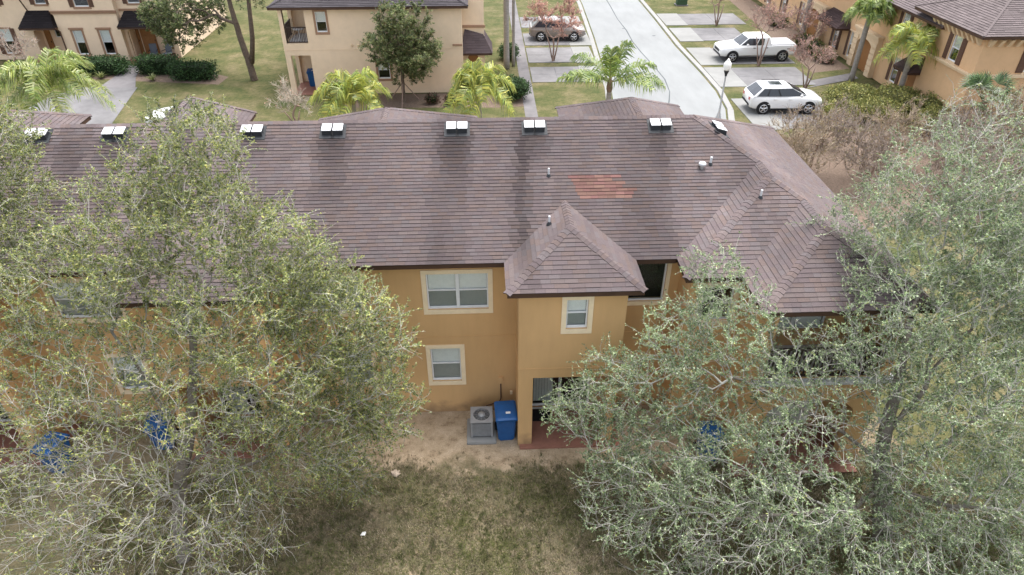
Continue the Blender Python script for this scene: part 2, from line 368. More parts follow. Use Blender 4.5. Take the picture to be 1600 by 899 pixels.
# ---------------------------------------------------------------- shingled roof planes
def clip_half(P, nx, ny, c):
    out = []
    for i in range(len(P)):
        a, b = P[i], P[(i + 1) % len(P)]; da = a[0] * nx + a[1] * ny - c; db = b[0] * nx + b[1] * ny - c
        if da <= 1e-9: out.append(a)
        if (da < 0) != (db < 0) and abs(da - db) > 1e-12:
            t = da / (da - db); out.append((a[0] + (b[0] - a[0]) * t, a[1] + (b[1] - a[1]) * t))
    return out
def clip_poly(P, Q):
    for i in range(len(Q)):
        a, b = Q[i], Q[(i + 1) % len(Q)]; nx, ny = b[1] - a[1], -(b[0] - a[0])
        P = clip_half(P, nx, ny, a[0] * nx + a[1] * ny)
        if len(P) < 3: return []
    return P
def roof_plane(sh, deck, P3, colfn, expo=.137, tabw=.27, h=.015, single=None, skip=None, rg=None, divert=None):
    """P3: convex polygon, first edge the eave, counter-clockwise seen from outside. Tabs go into sh (MB) or into the list single."""
    rg = rg or rnd
    P = [Vector(p) for p in P3]; e = (P[1] - P[0]).normalized(); n = (P[1] - P[0]).cross(P[-1] - P[0]).normalized(); v = n.cross(e)
    O = P[0]; Q = [((p - O).dot(e), (p - O).dot(v)) for p in P]
    if deck is not None: deck.poly([p - n * .012 for p in P])
    umin, umax = min(q[0] for q in Q), max(q[0] for q in Q); vmax = max(q[1] for q in Q); k = 0
    while k * expo < vmax:
        v0, v1 = k * expo, k * expo + expo * 1.04; u = umin - rg.random() * tabw
        jit = rg.uniform(-.004, .004)
        while u < umax:
            wd = tabw * rg.uniform(.7, 1.25)
            T = clip_poly([(u, v0 + jit), (u + wd - .004, v0 + jit), (u + wd - .004, v1), (u, v1)], Q); u += wd
            if len(T) < 3: continue
            cx = sum(t[0] for t in T) / len(T); cy = sum(t[1] for t in T) / len(T); W = O + e * cx + v * cy
            if skip and skip(W): continue
            hh = h * rg.uniform(.75, 1.2); c = colfn(W, rg)
            top = [O + e * a + v * b + n * (hh * (1 - (b - v0) / (expo * 1.04)) + .003) for a, b in T]
            lo = [i for i, t in enumerate(T) if abs(t[1] - (v0 + jit)) < 1e-6]
            tgt = sh
            own = single
            if divert and divert[0](W): own = divert[2]; c = divert[1](W, rg)
            if own is not None: tgt = MB()
            tgt.poly(top, c)
            if len(lo) >= 2:
                i, j = (lo[0], lo[1]) if lo[1] == lo[0] + 1 else (lo[-1], lo[0])
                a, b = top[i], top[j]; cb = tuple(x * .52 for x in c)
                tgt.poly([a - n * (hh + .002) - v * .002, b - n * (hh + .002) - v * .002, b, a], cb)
            if own is not None: own.append(tgt)
        k += 1
def cap_run(out, a, b, colfn, expo=.15, half=.125, dn=.5, rg=None, h=.011, left=None, right=None):
    """ridge or hip caps from low end a to high end b: folded pieces lapped upwards; left/right are directions down each slope"""
    rg = rg or rnd
    a, b = Vector(a), Vector(b); d = (b - a).normalized(); L = (b - a).length; k = 0
    while k * expo < L:
        p = a + d * (k * expo); q = a + d * min(L + .03, k * expo + expo * 1.25); c = colfn(p, rg); up = Vector((0, 0, 1))
        m = MB(); hh = h * rg.uniform(.8, 1.3)
        for s in (left, right):
            s = Vector(s).normalized(); w_ = half * rg.uniform(.93, 1.07)
            p0, p1 = p + up * (.026 + hh), p + s * w_ + up * (.018 + hh); q0, q1 = q + up * .026, q + s * w_ + up * .018
            F = [p0, p1, q1, q0] if (p1 - p0).cross(q0 - p0).z > 0 else [p0, q0, q1, p1]
            m.poly(F, c); m.poly([p0, p1, p1 - up * (hh + .012), p0 - up * (hh + .012)], tuple(x * .4 for x in c))
            m.poly([p1, q1, q1 - up * .02, p1 - up * (.02 + hh)], tuple(x * .5 for x in c))
        out.append(m); k += 1
def vnoise(x, seed=0):
    i = math.floor(x); f = x - i; f = f * f * (3 - 2 * f)
    g = lambda k: random.Random(k * 7919 + seed * 104729).random()
    return g(i) * (1 - f) + g(i + 1) * f

# ================================================================ ground, road, drives
g = MB(); g.poly([(-600, -600, 0), (600, -600, 0), (600, 900, 0), (-600, 900, 0)]); g.build('ground', 'lawn_front', kind='structure')
def fan_sheet(name, pts, z, mat): return sheet(name, pts, z, mat)
fan_sheet('rear_lawn', [(-45, -30), (9, -30), (10.5, 5), (11.2, 9.5), (12.6, 12.5), (12.4, 16.0), (-45, 16.0)], .004, 'lawn_rear')
road_pts = [(-70, 32), (9, 32), (12.2, 33.6), (14.0, 36.5), (14.9, 39.5), (15.7, 42.5), (16.05, 46), (16.05, 50), (15.85, 57), (16.0, 66), (16.1, 130), (10.6, 130), (10.1, 72), (9.6, 60), (9.2, 53), (8.95, 47), (8.5, 43), (7.3, 40.6), (5, 39.6), (-70, 39.6)]
m = MB(); m.poly([(x, y, .008) for x, y in road_pts]); road = m.build('road', 'road', kind='structure')
def ribbon(pts, wds, z):
    m = MB(); L_ = []
    for i, p in enumerate(pts):
        a = Vector(pts[max(i - 1, 0)]); b = Vector(pts[min(i + 1, len(pts) - 1)]); d = (b - a).normalized(); nn = Vector((-d.y, d.x)); w_ = wds[i] if isinstance(wds, list) else wds
        L_.append((Vector(p) + nn * w_ / 2, Vector(p) - nn * w_ / 2))
    for (a, b), (c, d) in zip(L_, L_[1:]): m.poly([(*b, z), (*d, z), (*c, z), (*a, z)])
    return m
cp = [(13.0, 100), (12.9, 80), (12.75, 71), (12.6, 66), (12.72, 62), (12.6, 58.5), (12.7, 55.5), (12.95, 52), (13.1, 48.6), (12.85, 46), (12.4, 44.2), (11.9, 42.5), (11.0, 40.8)]
cw = [.10, .09, .10, .07, .12, .08, .10, .07, .10, .06, .09, .06, .07]
ribbon(cp, cw, .012).build('crack', 'crack', road, world=False)
for k in range(5):
    x, y = rnd.uniform(10.3, 15), rnd.uniform(44, 72); a = rnd.uniform(.12, .25)
    m = MB(); m.poly([(x + a * rnd.uniform(.6, 1.2) * math.cos(t * .9), y + a * rnd.uniform(.6, 1.2) * math.sin(t * .9), .012) for t in range(7)]); m.build('patch', 'crack', road, world=False)
kr = [(14.35, 36.4), (15.2, 39.4), (16.0, 42.4), (16.4, 46), (16.4, 50), (16.2, 57), (16.35, 66), (16.45, 130)]
kp = []
def kerb_run(name, pts, w_=.42, h=.06):
    m = MB()
    for a, b in zip(pts, pts[1:]):
        L_ = (Vector(b) - Vector(a)).length; n_ = max(1, int(L_ / 3)); d = (Vector(b) - Vector(a)) / n_
        for i in range(n_):
            p = Vector(a) + d * i; q = p + d * .995; nn = Vector((-d.y, d.x)).normalized() * w_ / 2
            m.hexa([(*(p + nn), 0), (*(p - nn), 0), (*(q + nn), 0), (*(q - nn), 0), (*(p + nn * .9), h), (*(p - nn * .9), h * .45), (*(q + nn * .9), h), (*(q - nn * .9), h * .45)])
    return m.build(name, 'kerb', kind='structure')
kerb_run('kerb', kr); kerb_run('kerb', [(4.8, 39.9), (7.1, 40.95), (8.2, 43.1), (8.65, 47), (8.9, 53), (9.3, 60), (9.8, 72), (10.3, 130)][::-1], .36)
def drive(name, x0, x1, y0, y1, apron=None):
    m = MB(); m.box(x0, x1, y0, y1, -.1, .012); o = m.build(name, 'crack', kind='structure')
    nx = 2 if x1 - x0 > 3 else 1
    for i in range(nx):
        for j in range(2):
            m = MB(); m.box(x0 + (x1 - x0) * i / nx + .01, x0 + (x1 - x0) * (i + 1) / nx - .01, y0 + (y1 - y0) * j / 2 + .01, y0 + (y1 - y0) * (j + 1) / 2 - .01, -.08, .03 + rnd.uniform(-.003, .003)); m.build('slab', 'concrete', o, world=False)
    if apron:
        m = MB(); m.box(apron[0], apron[1], y0 - .15, y1 + .15, -.1, .035); m.build('apron', 'concrete_pale', o, world=False)
# right-hand drives (front doors face the road), then the left-hand ones
for (y0, y1, x1) in ((63.6, 67.6, 24), (58.4, 62.4, 22.5), (51.9, 56.2, 24), (46.9, 51.0, 23.6), (39.0, 44.2, 22.4)):
    drive('driveway', 18.6, x1, y0, y1, (16.62, 18.596))
for (y0, y1) in ((57.6, 61.3), (52.9, 56.9), (48.3, 51.8), (63.2, 67)):
    drive('driveway', 3.5, 7.2, y0, y1, (7.204, 8.7 if y0 < 57 else 9.05))
m = MB(); m.poly([(-30.2, 39.6, .02), (-22.8, 39.6, .02), (-24.3, 48.4, .02), (-28.4, 48.6, .02), (-29.6, 46.0, .02)]); m.build('driveway', 'concrete', kind='structure')
m = MB(); m.poly([(-27.0, 48.45, .026), (-24.4, 48.3, .026), (-25.3, 50.6, .026), (-26.0, 53.6, .026), (-27.1, 53.6, .026), (-26.9, 51, .026)]); m.build('front_walk', 'walk_grey', kind='structure')
m = MB(); m.poly([(22.4, 46.2, .024), (27.2, 48.2, .024), (27.2, 49.4, .024), (23.604, 47.9, .024), (23.604, 46.9, .024)]); m.build('front_walk', 'walk_grey', kind='structure')
m = MB(); m.poly([(2.6, 40, .02), (3.4, 40, .02), (3.45, 80, .02), (2.6, 80, .02)]); m.build('front_walk', 'walk_grey', kind='structure')
for nm, pts in (('planting_bed', [(-31.5, 50.4), (-26.9, 50.3), (-26.9, 53.4), (-31.5, 53.4)]), ('planting_bed', [(-25.6, 49.9), (-18.8, 48.8), (-18.6, 50.5), (-23, 53.2), (-25.6, 53.2)]),
                ('planting_bed', [(24.4, 49.6), (27.6, 50.5), (27.6, 75), (25.4, 75)]), ('planting_bed', [(-9.5, 43.8), (1.0, 43.4), (3.2, 43.6), (3.2, 45.4), (-1.4, 46.3), (-9.5, 46.3)]),
                ('planting_bed', [(13.5, 27), (36, 27), (36, 38.4), (19.5, 38.4), (14.6, 36)])):
    sheet(nm, pts, .006, 'mulch')

# ================================================================ the orange townhouse block
ZE, PT = 5.93, .5
bld = thing('townhouse_block', 'long orange stucco townhouse block with brown shingled hip roof and projecting rear bays', 'townhouse', (-4.0, 15.91, 0))
FS = Fr((0, 15.91), (1, 0), (0, -1))
wm = MB()
UPW = [(-1.76, -.01), (-5.39, -3.64), (-12.15, -10.4)]; LOW = [(-1.81, -.90), (-4.50, -3.59), (-11.3, -10.4)]
DOORS = [(1.25, 3.15), (-8.55, -6.65), (-15.65, -13.75)]
holes = [(a, b, 4.13, 5.38) for a, b in UPW] + [(a, b, 1.34, 2.68) for a, b in LOW] + [(a, b, .07, 2.15) for a, b in DOORS] + [(3.80, 5.06, 4.25, 5.72)]
wall(wm, FS, -22, 5.45, 0, 5.82, holes)
BAYS = [(.78, 3.65), (-9.05, -6.18), (-16.15, -13.28)]
for i, (b0, b1) in enumerate(BAYS):
    fb = Fr((0, 14.37), (1, 0), (0, -1)); c = (b0 + b1) / 2
    ha = (c - .17, c + .41) if i == 0 else (c - .41, c + .17)
    c0, c1 = (.42, .3) if i == 0 else (.3, .42)
    wall(wm, fb, b0, b1, 0, 5.82, [(b0 + c0, b1 - c1, -.01, 2.77), (ha[0], ha[1], 4.52, 5.5)], th=.2)
    fl = Fr((b0, 14.37), (0, 1), (-1, 0)); wall(wm, fl, 0, 1.54, 0, 5.82)
    fr_ = Fr((b1, 14.37), (0, 1), (1, 0)); wall(wm, fr_, 0, 1.54, 0, 5.82)
    wm.box(b0 + .2, b1 - .2, 14.57, 15.905, 2.77, 2.87)
fA = Fr((0, 14.9), (1, 0), (0, -1)); wall(wm, fA, 5.45, 6.98, 0, 5.82, [(5.82, 6.70, 4.27, 5.42)])
wall(wm, Fr((5.45, 14.9), (0, 1), (-1, 0)), 0, 1.01, 0, 5.82)
fB = Fr((0, 13.35), (1, 0), (0, -1)); wall(wm, fB, 6.98, 10.8, 0, 5.82, [(7.32, 10.5, 3.45, 5.55), (7.7, 10.2, -.01, 2.6)], th=.25); arch(wm, fB, 7.7, 10.2, 2.6, .55, .25)
wall(wm, Fr((6.98, 13.35), (0, 1), (-1, 0)), 0, 1.55, 0, 5.82); wall(wm, Fr((10.8, 13.35), (0, 1), (1, 0)), 0, 11.0, 0, 5.82, [(3.5, 4.6, 4.2, 5.4)])
fBB = Fr((0, 14.75), (1, 0), (0, -1)); wall(wm, fBB, 6.98, 10.8, 0, 5.82, [(7.62, 9.4, 3.98, 5.3), (8.2, 9.9, .08, 2.15)])
wm.poly([(10.8, 24.35, 0), (-22, 24.35, 0), (-22, 24.35, 5.82), (10.8, 24.35, 5.82)]); wm.poly([(-22, 24.35, 0), (-22, 15.91, 0), (-22, 15.91, 5.82), (-22, 24.35, 5.82)])
NW = [(5.5, 2.53, 27.25, PT), (-3.42, 3.1, 26.35, PT), (-11.0, 1.75, 27.2, .74), (-18.4, 2.6, 27.16, PT)]
for c, hw, yf, pp in NW:
    wm.box(c - hw + .35, c + hw - .35, 24.34, yf - .38, 0, 5.81)
wm.build('wall', 'stucco', bld)
for i, (a, b) in enumerate(UPW): window(bld, FS, a, b, 4.13, 5.38, cols=2, blinds='full')
for i, (a, b) in enumerate(LOW): window(bld, FS, a, b, 1.34, 2.68, blinds='full')
window(bld, FS, 3.80, 5.06, 4.25, 5.72, rail=False, blinds=None, tw=.11); window(bld, fA, 5.82, 6.70, 4.27, 5.42, rail=False, blinds=None)
for i, (b0, b1) in enumerate(BAYS):
    c = (b0 + b1) / 2; ha = (c - .17, c + .41) if i == 0 else (c - .41, c + .17)
    window(bld, Fr((0, 14.37), (1, 0), (0, -1)), ha[0], ha[1], 4.52, 5.5)
window(bld, fBB, 7.62, 9.4, 3.98, 5.3, cols=2, rail=False, trim=None)
for (a, b) in DOORS:
    # sliding glass door: two framed leaves
    f = MB(); t = .06; mid = (a + b) / 2
    for (p, q, d) in ((a, mid + .04, -.08), (mid - .04, b, -.12)):
        FS.box(f, p, p + t, .07, 2.15, d - .03, d); FS.box(f, q - t, q, .07, 2.15, d - .03, d); FS.box(f, p + t, q - t, .07, .15, d - .03, d); FS.box(f, p + t, q - t, 2.08, 2.15, d - .03, d)
    FS.box(f, a - .02, b + .02, .061, .0695, -.2, .06)
    dr = f.build('sliding_door', 'white_vinyl', bld)
    for (p, q, d) in ((a + t, mid - .02, -.095), (mid + .02, b - t, -.135)):
        m = MB(); m.poly([FS.P(p, .15, d), FS.P(q, .15, d), FS.P(q, 2.08, d), FS.P(p, 2.08, d)]); m.build('pane', 'glass', dr)
    m = MB()
    for k in range(7):
        x = a + .12 + k * .09; m.poly([FS.P(x, .12, -.24), FS.P(x + .085, .12, -.26), FS.P(x + .085, 2.1, -.26), FS.P(x, 2.1, -.24)])
    m.build('blind', 'curtain', dr)
    m = MB(); bb = [FS.P(x, z, d) for z in (.065, 2.2) for d in (-.2, -1.6) for x in (a, b)]; m.mesh(bb, [(0, 1, 3, 2), (4, 6, 7, 5), (2, 3, 7, 6), (0, 2, 6, 4), (1, 5, 7, 3)]); m.build('interior', 'dark_room', dr)
m = MB(); fBB.box(m, 8.2, 9.9, .08, 2.15, -.12, -.08); m.build('patio_door', 'curtain', bld)
for (b0, b1) in BAYS:
    m = MB(); m.box(b0 + .05, b1 + .25, 14.2, 15.9, -.1, .06); m.build('patio_floor', 'terracotta', bld)
m = MB(); m.box(7.0, 10.7, 12.9, 14.74, -.1, .06); m.build('patio_floor', 'terracotta', bld)
m = MB(); m.box(7.0, 10.95, 13.2, 14.74, 3.28, 3.42); m.build('balcony_floor', 'rail_white', bld)
m = MB(); m.box(7.33, 10.49, 13.36, 13.42, 4.38, 4.45); rl = m.build('balcony_rail', 'rail_brown', bld); m = MB(); m.box(7.33, 10.49, 13.36, 13.42, 3.47, 3.52); m.build('bottom_rail', 'rail_brown', rl)
for k in range(28):
    m = MB(); x = 7.4 + k * .112; m.box(x - .018, x + .018, 13.37, 13.41, 3.52, 4.38); m.build('baluster', 'rail_brown', rl)
def belt(*q):
    m = MB(); m.box(*q, 3.105, 3.13); m.build('belt_line', 'stucco', bld)
xs = [-22] + [q for b in sorted(BAYS) for q in b] + [5.45]
for p, q in zip(xs[::2], xs[1::2]): belt(p, q, 15.898, 15.92)
belt(5.45, 6.98, 14.888, 14.91); belt(6.98, 10.8, 13.338, 13.36)
for (b0, b1) in BAYS: belt(b0 - .012, b1 + .012, 14.358, 14.38); belt(b0 - .012, b0 + .01, 14.381, 15.897); belt(b1 - .01, b1 + .012, 14.381, 15.897)
m = MB(); FS.box(m, .24, .38, 1.22, 1.47, 0, .08); ub = m.build('utility_box', 'stucco', bld, bevel=.008)
m = MB(); m.tube([(.31, 15.88, 1.22), (.31, 15.88, .55), (.26, 15.86, .42), (.05, 15.84, .36), (-.15, 15.80, .33), (-.22, 15.5, .30)], .018, 8); m.build('conduit', 'downspout', bld, smooth=True)
m = MB(); FS.box(m, .60, .68, .72, .86, 0, .05); m.build('outlet_box', 'trim_tan', bld, bevel=.006)

# ---- roof
def nrm(P): P = [Vector(p) for p in P]; return (P[1] - P[0]).cross(P[-1] - P[0]).normalized()
VENTS = [-13.26, -11.01, -6.96, -4.57, -.84, 1.51, 5.37]; PIPES = [(1.83, 18.14), (6.66, 18.40), (7.69, 16.9)]
PAL = [(0.148, 0.118, 0.117), (0.142, 0.117, 0.12), (0.155, 0.126, 0.123), (0.144, 0.123, 0.126), (0.152, 0.117, 0.11), (0.139, 0.112, 0.115)]
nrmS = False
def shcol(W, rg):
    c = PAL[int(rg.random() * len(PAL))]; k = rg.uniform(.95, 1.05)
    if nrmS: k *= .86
    s = vnoise(W.x * 1.7 + .35 * vnoise(W.y * .9, 3), 1); s2 = vnoise(W.x * .45 + W.y * .2, 2)
    k *= 1.0 - .42 * max(0, s - .5) / .45 * (0.5 + .5 * vnoise(W.y * .8 + W.x, 5)) + .20 * (s2 - .5)
    if W.y < 20.2:
        for vx in VENTS:
            dx = abs(W.x - vx + .1 * (vnoise(W.y * 2, 9) - .5))
            if dx < .55 and W.y < 19.7:
                L_ = .6 + 1.6 * vnoise(vx * 3.1, 11) ; f = max(0, 1 - (19.7 - W.y) / (L_ * 1.5)); k *= 1 - .52 * f * (1 - dx / .55) ** .5
        for px, py in PIPES:
            if abs(W.x - px - .02 * (py - W.y)) < .13 and py - 1.9 < W.y < py: k *= 1.13
    k *= .92 + .16 * vnoise(W.x * .8, 6) * vnoise(W.y * 1.3, 7) * 2
    return tuple(x * k for x in c)
def redcol(W, rg):
    k = rg.uniform(.8, 1.2); return (.158 * k, .088 * k * rg.uniform(.95, 1.1), .078 * k)
def in_patch(W):
    t = (18.16 - W.y) / .82
    if not 0 <= t <= 1: return False
    return 2.38 + .32 * t + .06 * math.sin(W.y * 40) < W.x < 3.75 + .72 * t * (1 if t < .8 else .6) + .1 * math.sin(W.y * 31)
def rp(x, y, z=None): return (x, y, z)
deck, sh = MB(), MB(); bay_tabs, red_tabs = [], []
def zs(d): return ZE + PT * d
mainS = [(-22, 15.53, ZE), (11.09, 15.53, ZE), (6.49, 20.13, zs(4.6)), (-22, 20.13, zs(4.6))]
under = lambda W: (W.x > 5.4 and W.x - 5.17 > W.y - 15.53 + .35) or any(abs(W.x - c) < 1.795 - (W.y - 15.53) - .3 for c in (2.235, -7.635, -14.715))
nrmS = True        # main rear slope gets a darker tone than the other planes
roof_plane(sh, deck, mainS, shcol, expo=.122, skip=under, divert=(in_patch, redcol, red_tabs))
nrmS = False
E1 = [(11.09, 13.01, ZE), (11.09, 16.77, ZE), (8.89, 16.77, zs(2.2)), (8.89, 15.21, zs(2.2))]
E2 = [(11.09, 16.77, ZE), (11.09, 18.49, ZE), (8.13, 18.49, zs(2.96)), (8.13, 17.53, zs(2.96)), (8.89, 16.77, zs(2.2))]
E3 = [(11.09, 18.49, ZE), (11.09, 24.73, ZE), (6.49, 20.13, zs(4.6)), (8.13, 18.49, zs(2.96))]
AL = [(5.17, 15.53, ZE), (5.17, 14.57, ZE), (8.13, 17.53, zs(2.96)), (8.13, 18.49, zs(2.96))]
AF = [(5.17, 14.57, ZE), (11.09, 14.57, ZE), (8.13, 17.53, zs(2.96))]
BL = [(6.69, 14.57, ZE), (6.69, 13.01, ZE), (8.89, 15.21, zs(2.2)), (8.89, 16.77, zs(2.2))]
BF = [(6.69, 13.01, ZE), (11.09, 13.01, ZE), (8.89, 15.21, zs(2.2))]
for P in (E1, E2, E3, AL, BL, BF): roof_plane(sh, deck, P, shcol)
roof_plane(sh, deck, AF, shcol, skip=lambda W: W.x - 6.69 > W.y - 14.57 + .3)
roof_plane(None, deck, [(11.09, 24.73, ZE), (-22, 24.73, ZE), (-22, 20.13, zs(4.6)), (6.49, 20.13, zs(4.6))], shcol, skip=lambda W: True)
for c, hw, yf, pp in NW:
    zp = ZE + pp * hw; yb = 24.73 - hw * pp / PT
    for P in ([(c - hw, yf, ZE), (c - hw, 24.73, ZE), (c, yb, zp), (c, yf - hw, zp)], [(c + hw, 24.73, ZE), (c + hw, yf, ZE), (c, yf - hw, zp), (c, yb, zp)], [(c + hw, yf, ZE), (c - hw, yf, ZE), (c, yf - hw, zp)]):
        roof_plane(sh, deck, P, shcol)
HB = 1.795
bays_r = []
for i, c in enumerate((2.235, -7.635, -14.715)):
    for P in ([(c - HB, 15.53, ZE), (c - HB, 14.07, ZE), (c, 15.865, zs(HB)), (c, 17.325, zs(HB))], [(c - HB, 14.07, ZE), (c + HB, 14.07, ZE), (c, 15.865, zs(HB))], [(c + HB, 14.07, ZE), (c + HB, 15.53, ZE), (c, 17.325, zs(HB)), (c, 15.865, zs(HB))]):
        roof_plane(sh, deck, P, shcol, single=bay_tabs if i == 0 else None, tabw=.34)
roof = deck.build('roof', 'deck', bld)
sh.build('shingle_field', 'shingle', roof, kind='stuff')
for m in bay_tabs[:225]: m.build('shingle', 'shingle', roof)
rest = MB()
for m in bay_tabs[225:]: rest.mesh(m.v, m.f); rest.c.extend(m.c)
if rest.v: rest.build('shingle_edge', 'shingle', roof, kind='stuff')
for m in red_tabs: o = m.build('shingle', 'shingle', roof); o['label'] = 'replacement shingle in brick red'
# caps
nS, nN, nE, nW = Vector((0, -.4472, .8944)), Vector((0, .4472, .8944)), Vector((.4472, 0, .8944)), Vector((-.4472, 0, .8944))
def dirs(a, b, n1, n2):
    d = (Vector(b) - Vector(a)).normalized(); r = []
    for n in (n1, n2):
        s = d.cross(n); r.append(s if s.z < 0 else -s)
    if abs(d.z) < .01: r = [Vector((n1.x, n1.y, 0)).normalized() * .894 + Vector((0, 0, -.447)), Vector((n2.x, n2.y, 0)).normalized() * .894 + Vector((0, 0, -.447))]
    return r
def capcol(W, rg):
    c = shcol(W, rg); return tuple(x * 1.08 for x in c)
def caps(a, b, n1, n2, lst):
    l, r = dirs(a, b, n1, n2); cap_run(lst, a, b, capcol, left=l, right=r)
cl, cs = [], []
caps((8.13, 18.49, zs(2.96)), (6.49, 20.13, zs(4.6)), nS, nE, cl); caps((8.13, 17.53, zs(2.96)), (8.13, 18.49, zs(2.96)), nW, nE, cl)
caps((5.17, 14.57, ZE), (8.13, 17.53, zs(2.96)), nW, nS, cl); caps((8.89, 16.77, zs(2.2)), (8.13, 17.53, zs(2.96)), nS, nE, cl)
caps((6.69, 13.01, ZE), (8.89, 15.21, zs(2.2)), nW, nS, cl); caps((8.89, 15.21, zs(2.2)), (8.89, 16.77, zs(2.2)), nW, nE, cl); caps((11.09, 13.01, ZE), (8.89, 15.21, zs(2.2)), nE, nS, cs)
for i, c in enumerate((2.235, -7.635, -14.715)):
    q = cl if i == 0 else cs
    caps((c - HB, 14.07, ZE), (c, 15.865, zs(HB)), nW, nS, q); caps((c + HB, 14.07, ZE), (c, 15.865, zs(HB)), nE, nS, q); caps((c, 15.865, zs(HB)), (c, 17.325, zs(HB)), nW, nE, q)
caps((-22, 20.13, zs(4.6)), (6.49, 20.13, zs(4.6)), nS, nN, cs); caps((11.09, 24.73, ZE), (6.49, 20.13, zs(4.6)), nE, nN, cs)
for c, hw, yf, pp in NW:
    zp = ZE + pp * hw; yb = 24.73 - hw * pp / PT
    caps((c - hw, yf, ZE), (c, yf - hw, zp), nW, nN, cs); caps((c + hw, yf, ZE), (c, yf - hw, zp), nE, nN, cs); caps((c, yb, zp), (c, yf - hw, zp), nW, nE, cs)
for m in cl: m.build('ridge_cap', 'shingle', roof)
rest = MB()
for m in cs: rest.mesh(m.v, m.f); rest.c.extend(m.c)
rest.build('ridge_capping', 'shingle', roof, kind='stuff')
# fascia boards and soffits
def eave(mb, a, b, nrm2, z0=5.775, z1=5.915):
    a, b = Vector(a), Vector(b); nn = Vector(nrm2)
    p = [a, b, b - nn * .035, a - nn * .035]
    mb.mesh([(q.x, q.y, z) for z in (z0, z1) for q in p], [(0, 3, 2, 1), (4, 5, 6, 7), (0, 1, 5, 4), (1, 2, 6, 5), (2, 3, 7, 6), (3, 0, 4, 7)])
runs = [((11.06, 13.04), (11.06, 24.7), (1, 0)), ((11.06, 24.7), (-22, 24.7), (0, 1)), ((6.72, 13.04), (11.02, 13.04), (0, -1)), ((6.72, 14.56), (6.72, 13.076), (-1, 0)), ((5.2, 14.6), (6.68, 14.6), (0, -1)), ((5.2, 15.52), (5.2, 14.64), (-1, 0))]
xs = [-22, -14.715 - HB, -14.715 + HB, -7.635 - HB, -7.635 + HB, 2.235 - HB, 2.235 + HB, 5.16]
for p, q in zip(xs[::2], xs[1::2]): runs.append(((p, 15.56), (q, 15.56), (0, -1)))
for c in (2.235, -7.635, -14.715):
    runs += [((c - HB + .03, 14.10), (c + HB - .03, 14.10), (0, -1)), ((c - HB + .03, 15.54), (c - HB + .03, 14.14), (-1, 0)), ((c + HB - .03, 14.14), (c + HB - .03, 15.54), (1, 0))]
for c, hw, yf, pp in NW: runs += [((c + hw - .03, yf - .03), (c - hw + .03, yf - .03), (0, 1)), ((c - hw + .03, yf - .07), (c - hw + .03, 24.74), (-1, 0)), ((c + hw - .03, 24.74), (c + hw - .03, yf - .07), (1, 0))]
for a, b, n in runs:
    m = MB(); eave(m, a, b, n); m.build('fascia', 'fascia', bld)
m = MB()
def sof(x0, x1, y0, y1, z): m.poly([(x0, y0, z), (x0, y1, z), (x1, y1, z), (x1, y0, z)])
sof(-22, 11.05, 15.57, 24.69, 5.790)
sof(5.21, 11.0, 14.61, 15.6, 5.786); sof(6.73, 11.04, 13.05, 14.7, 5.782)
for c in (2.235, -7.635, -14.715): sof(c - HB + .04, c + HB - .04, 14.11, 15.6, 5.786)
m.build('soffit', 'soffit', bld)
# vents and pipes
def vent_at(x, y, face=(0, -1), z=None):
    z = z if z is not None else zs(y - 15.53); fx, fy = face; rx, ry = -fy, fx
    def P(a, b, h): return (x + rx * a + fx * b, y + ry * a + fy * b, z - PT * b + h)
    def T(a, b, h): return (x + rx * a + fx * b, y + ry * a + fy * b, z - .30 * b + h)
    m = MB(); m.hexa([P(a, b, -.02) for b in (.135, -.15) for a in (-.135, .135)] + [T(a, b, .15) for b in (.135, -.15) for a in (-.135, .135)])
    v = m.build('roof_vent', 'vent_dark', bld)
    m = MB(); m.hexa([T(a, b, h) for h in (.15, .168) for b in (.15, -.16) for a in (-.145, .145)]); m.build('hood', 'vent_white', v)
    m = MB(); m.hexa([P(a, b, h) for h in (.012, .028) for b in (.24, -.24) for a in (-.22, .22)]); m.build('flashing', 'vent_dark', v)
for vx in VENTS:
    vent_at(vx - .168, 19.74); vent_at(vx + .168, 19.74)
vent_at(7.25, 20.03, (1, 0), zs(11.09 - 7.25)); vent_at(7.25, 19.65, (1, 0), zs(11.09 - 7.25))
for (px, py, z, r) in ((1.83, 18.14, 7.235, .035), (6.66, 18.42, 7.375, .04), (1.72, 16.45, 6.60, .035), (7.69, 16.85, 7.07, .035)):
    m = MB(); m.tube([(px, py, z - .1), (px, py, z + .24)], r * .85, 10); p = m.build('vent_pipe', 'pvc', bld, smooth=False)
    m = MB(); m.lathe([(.08, -.05), (.07, .0), (.045, .04), (r + .004, .06)], (px, py, z), 14); m.build('boot', 'vent_dark', p)
m = MB(); m.lathe([(.06, -.1), (.06, .10), (.11, .11), (.11, .16), (.09, .19), (.02, .20)], (6.38, 18.30, 7.31), 16); m.build('vent_cap', 'vent_white', bld, smooth=True)

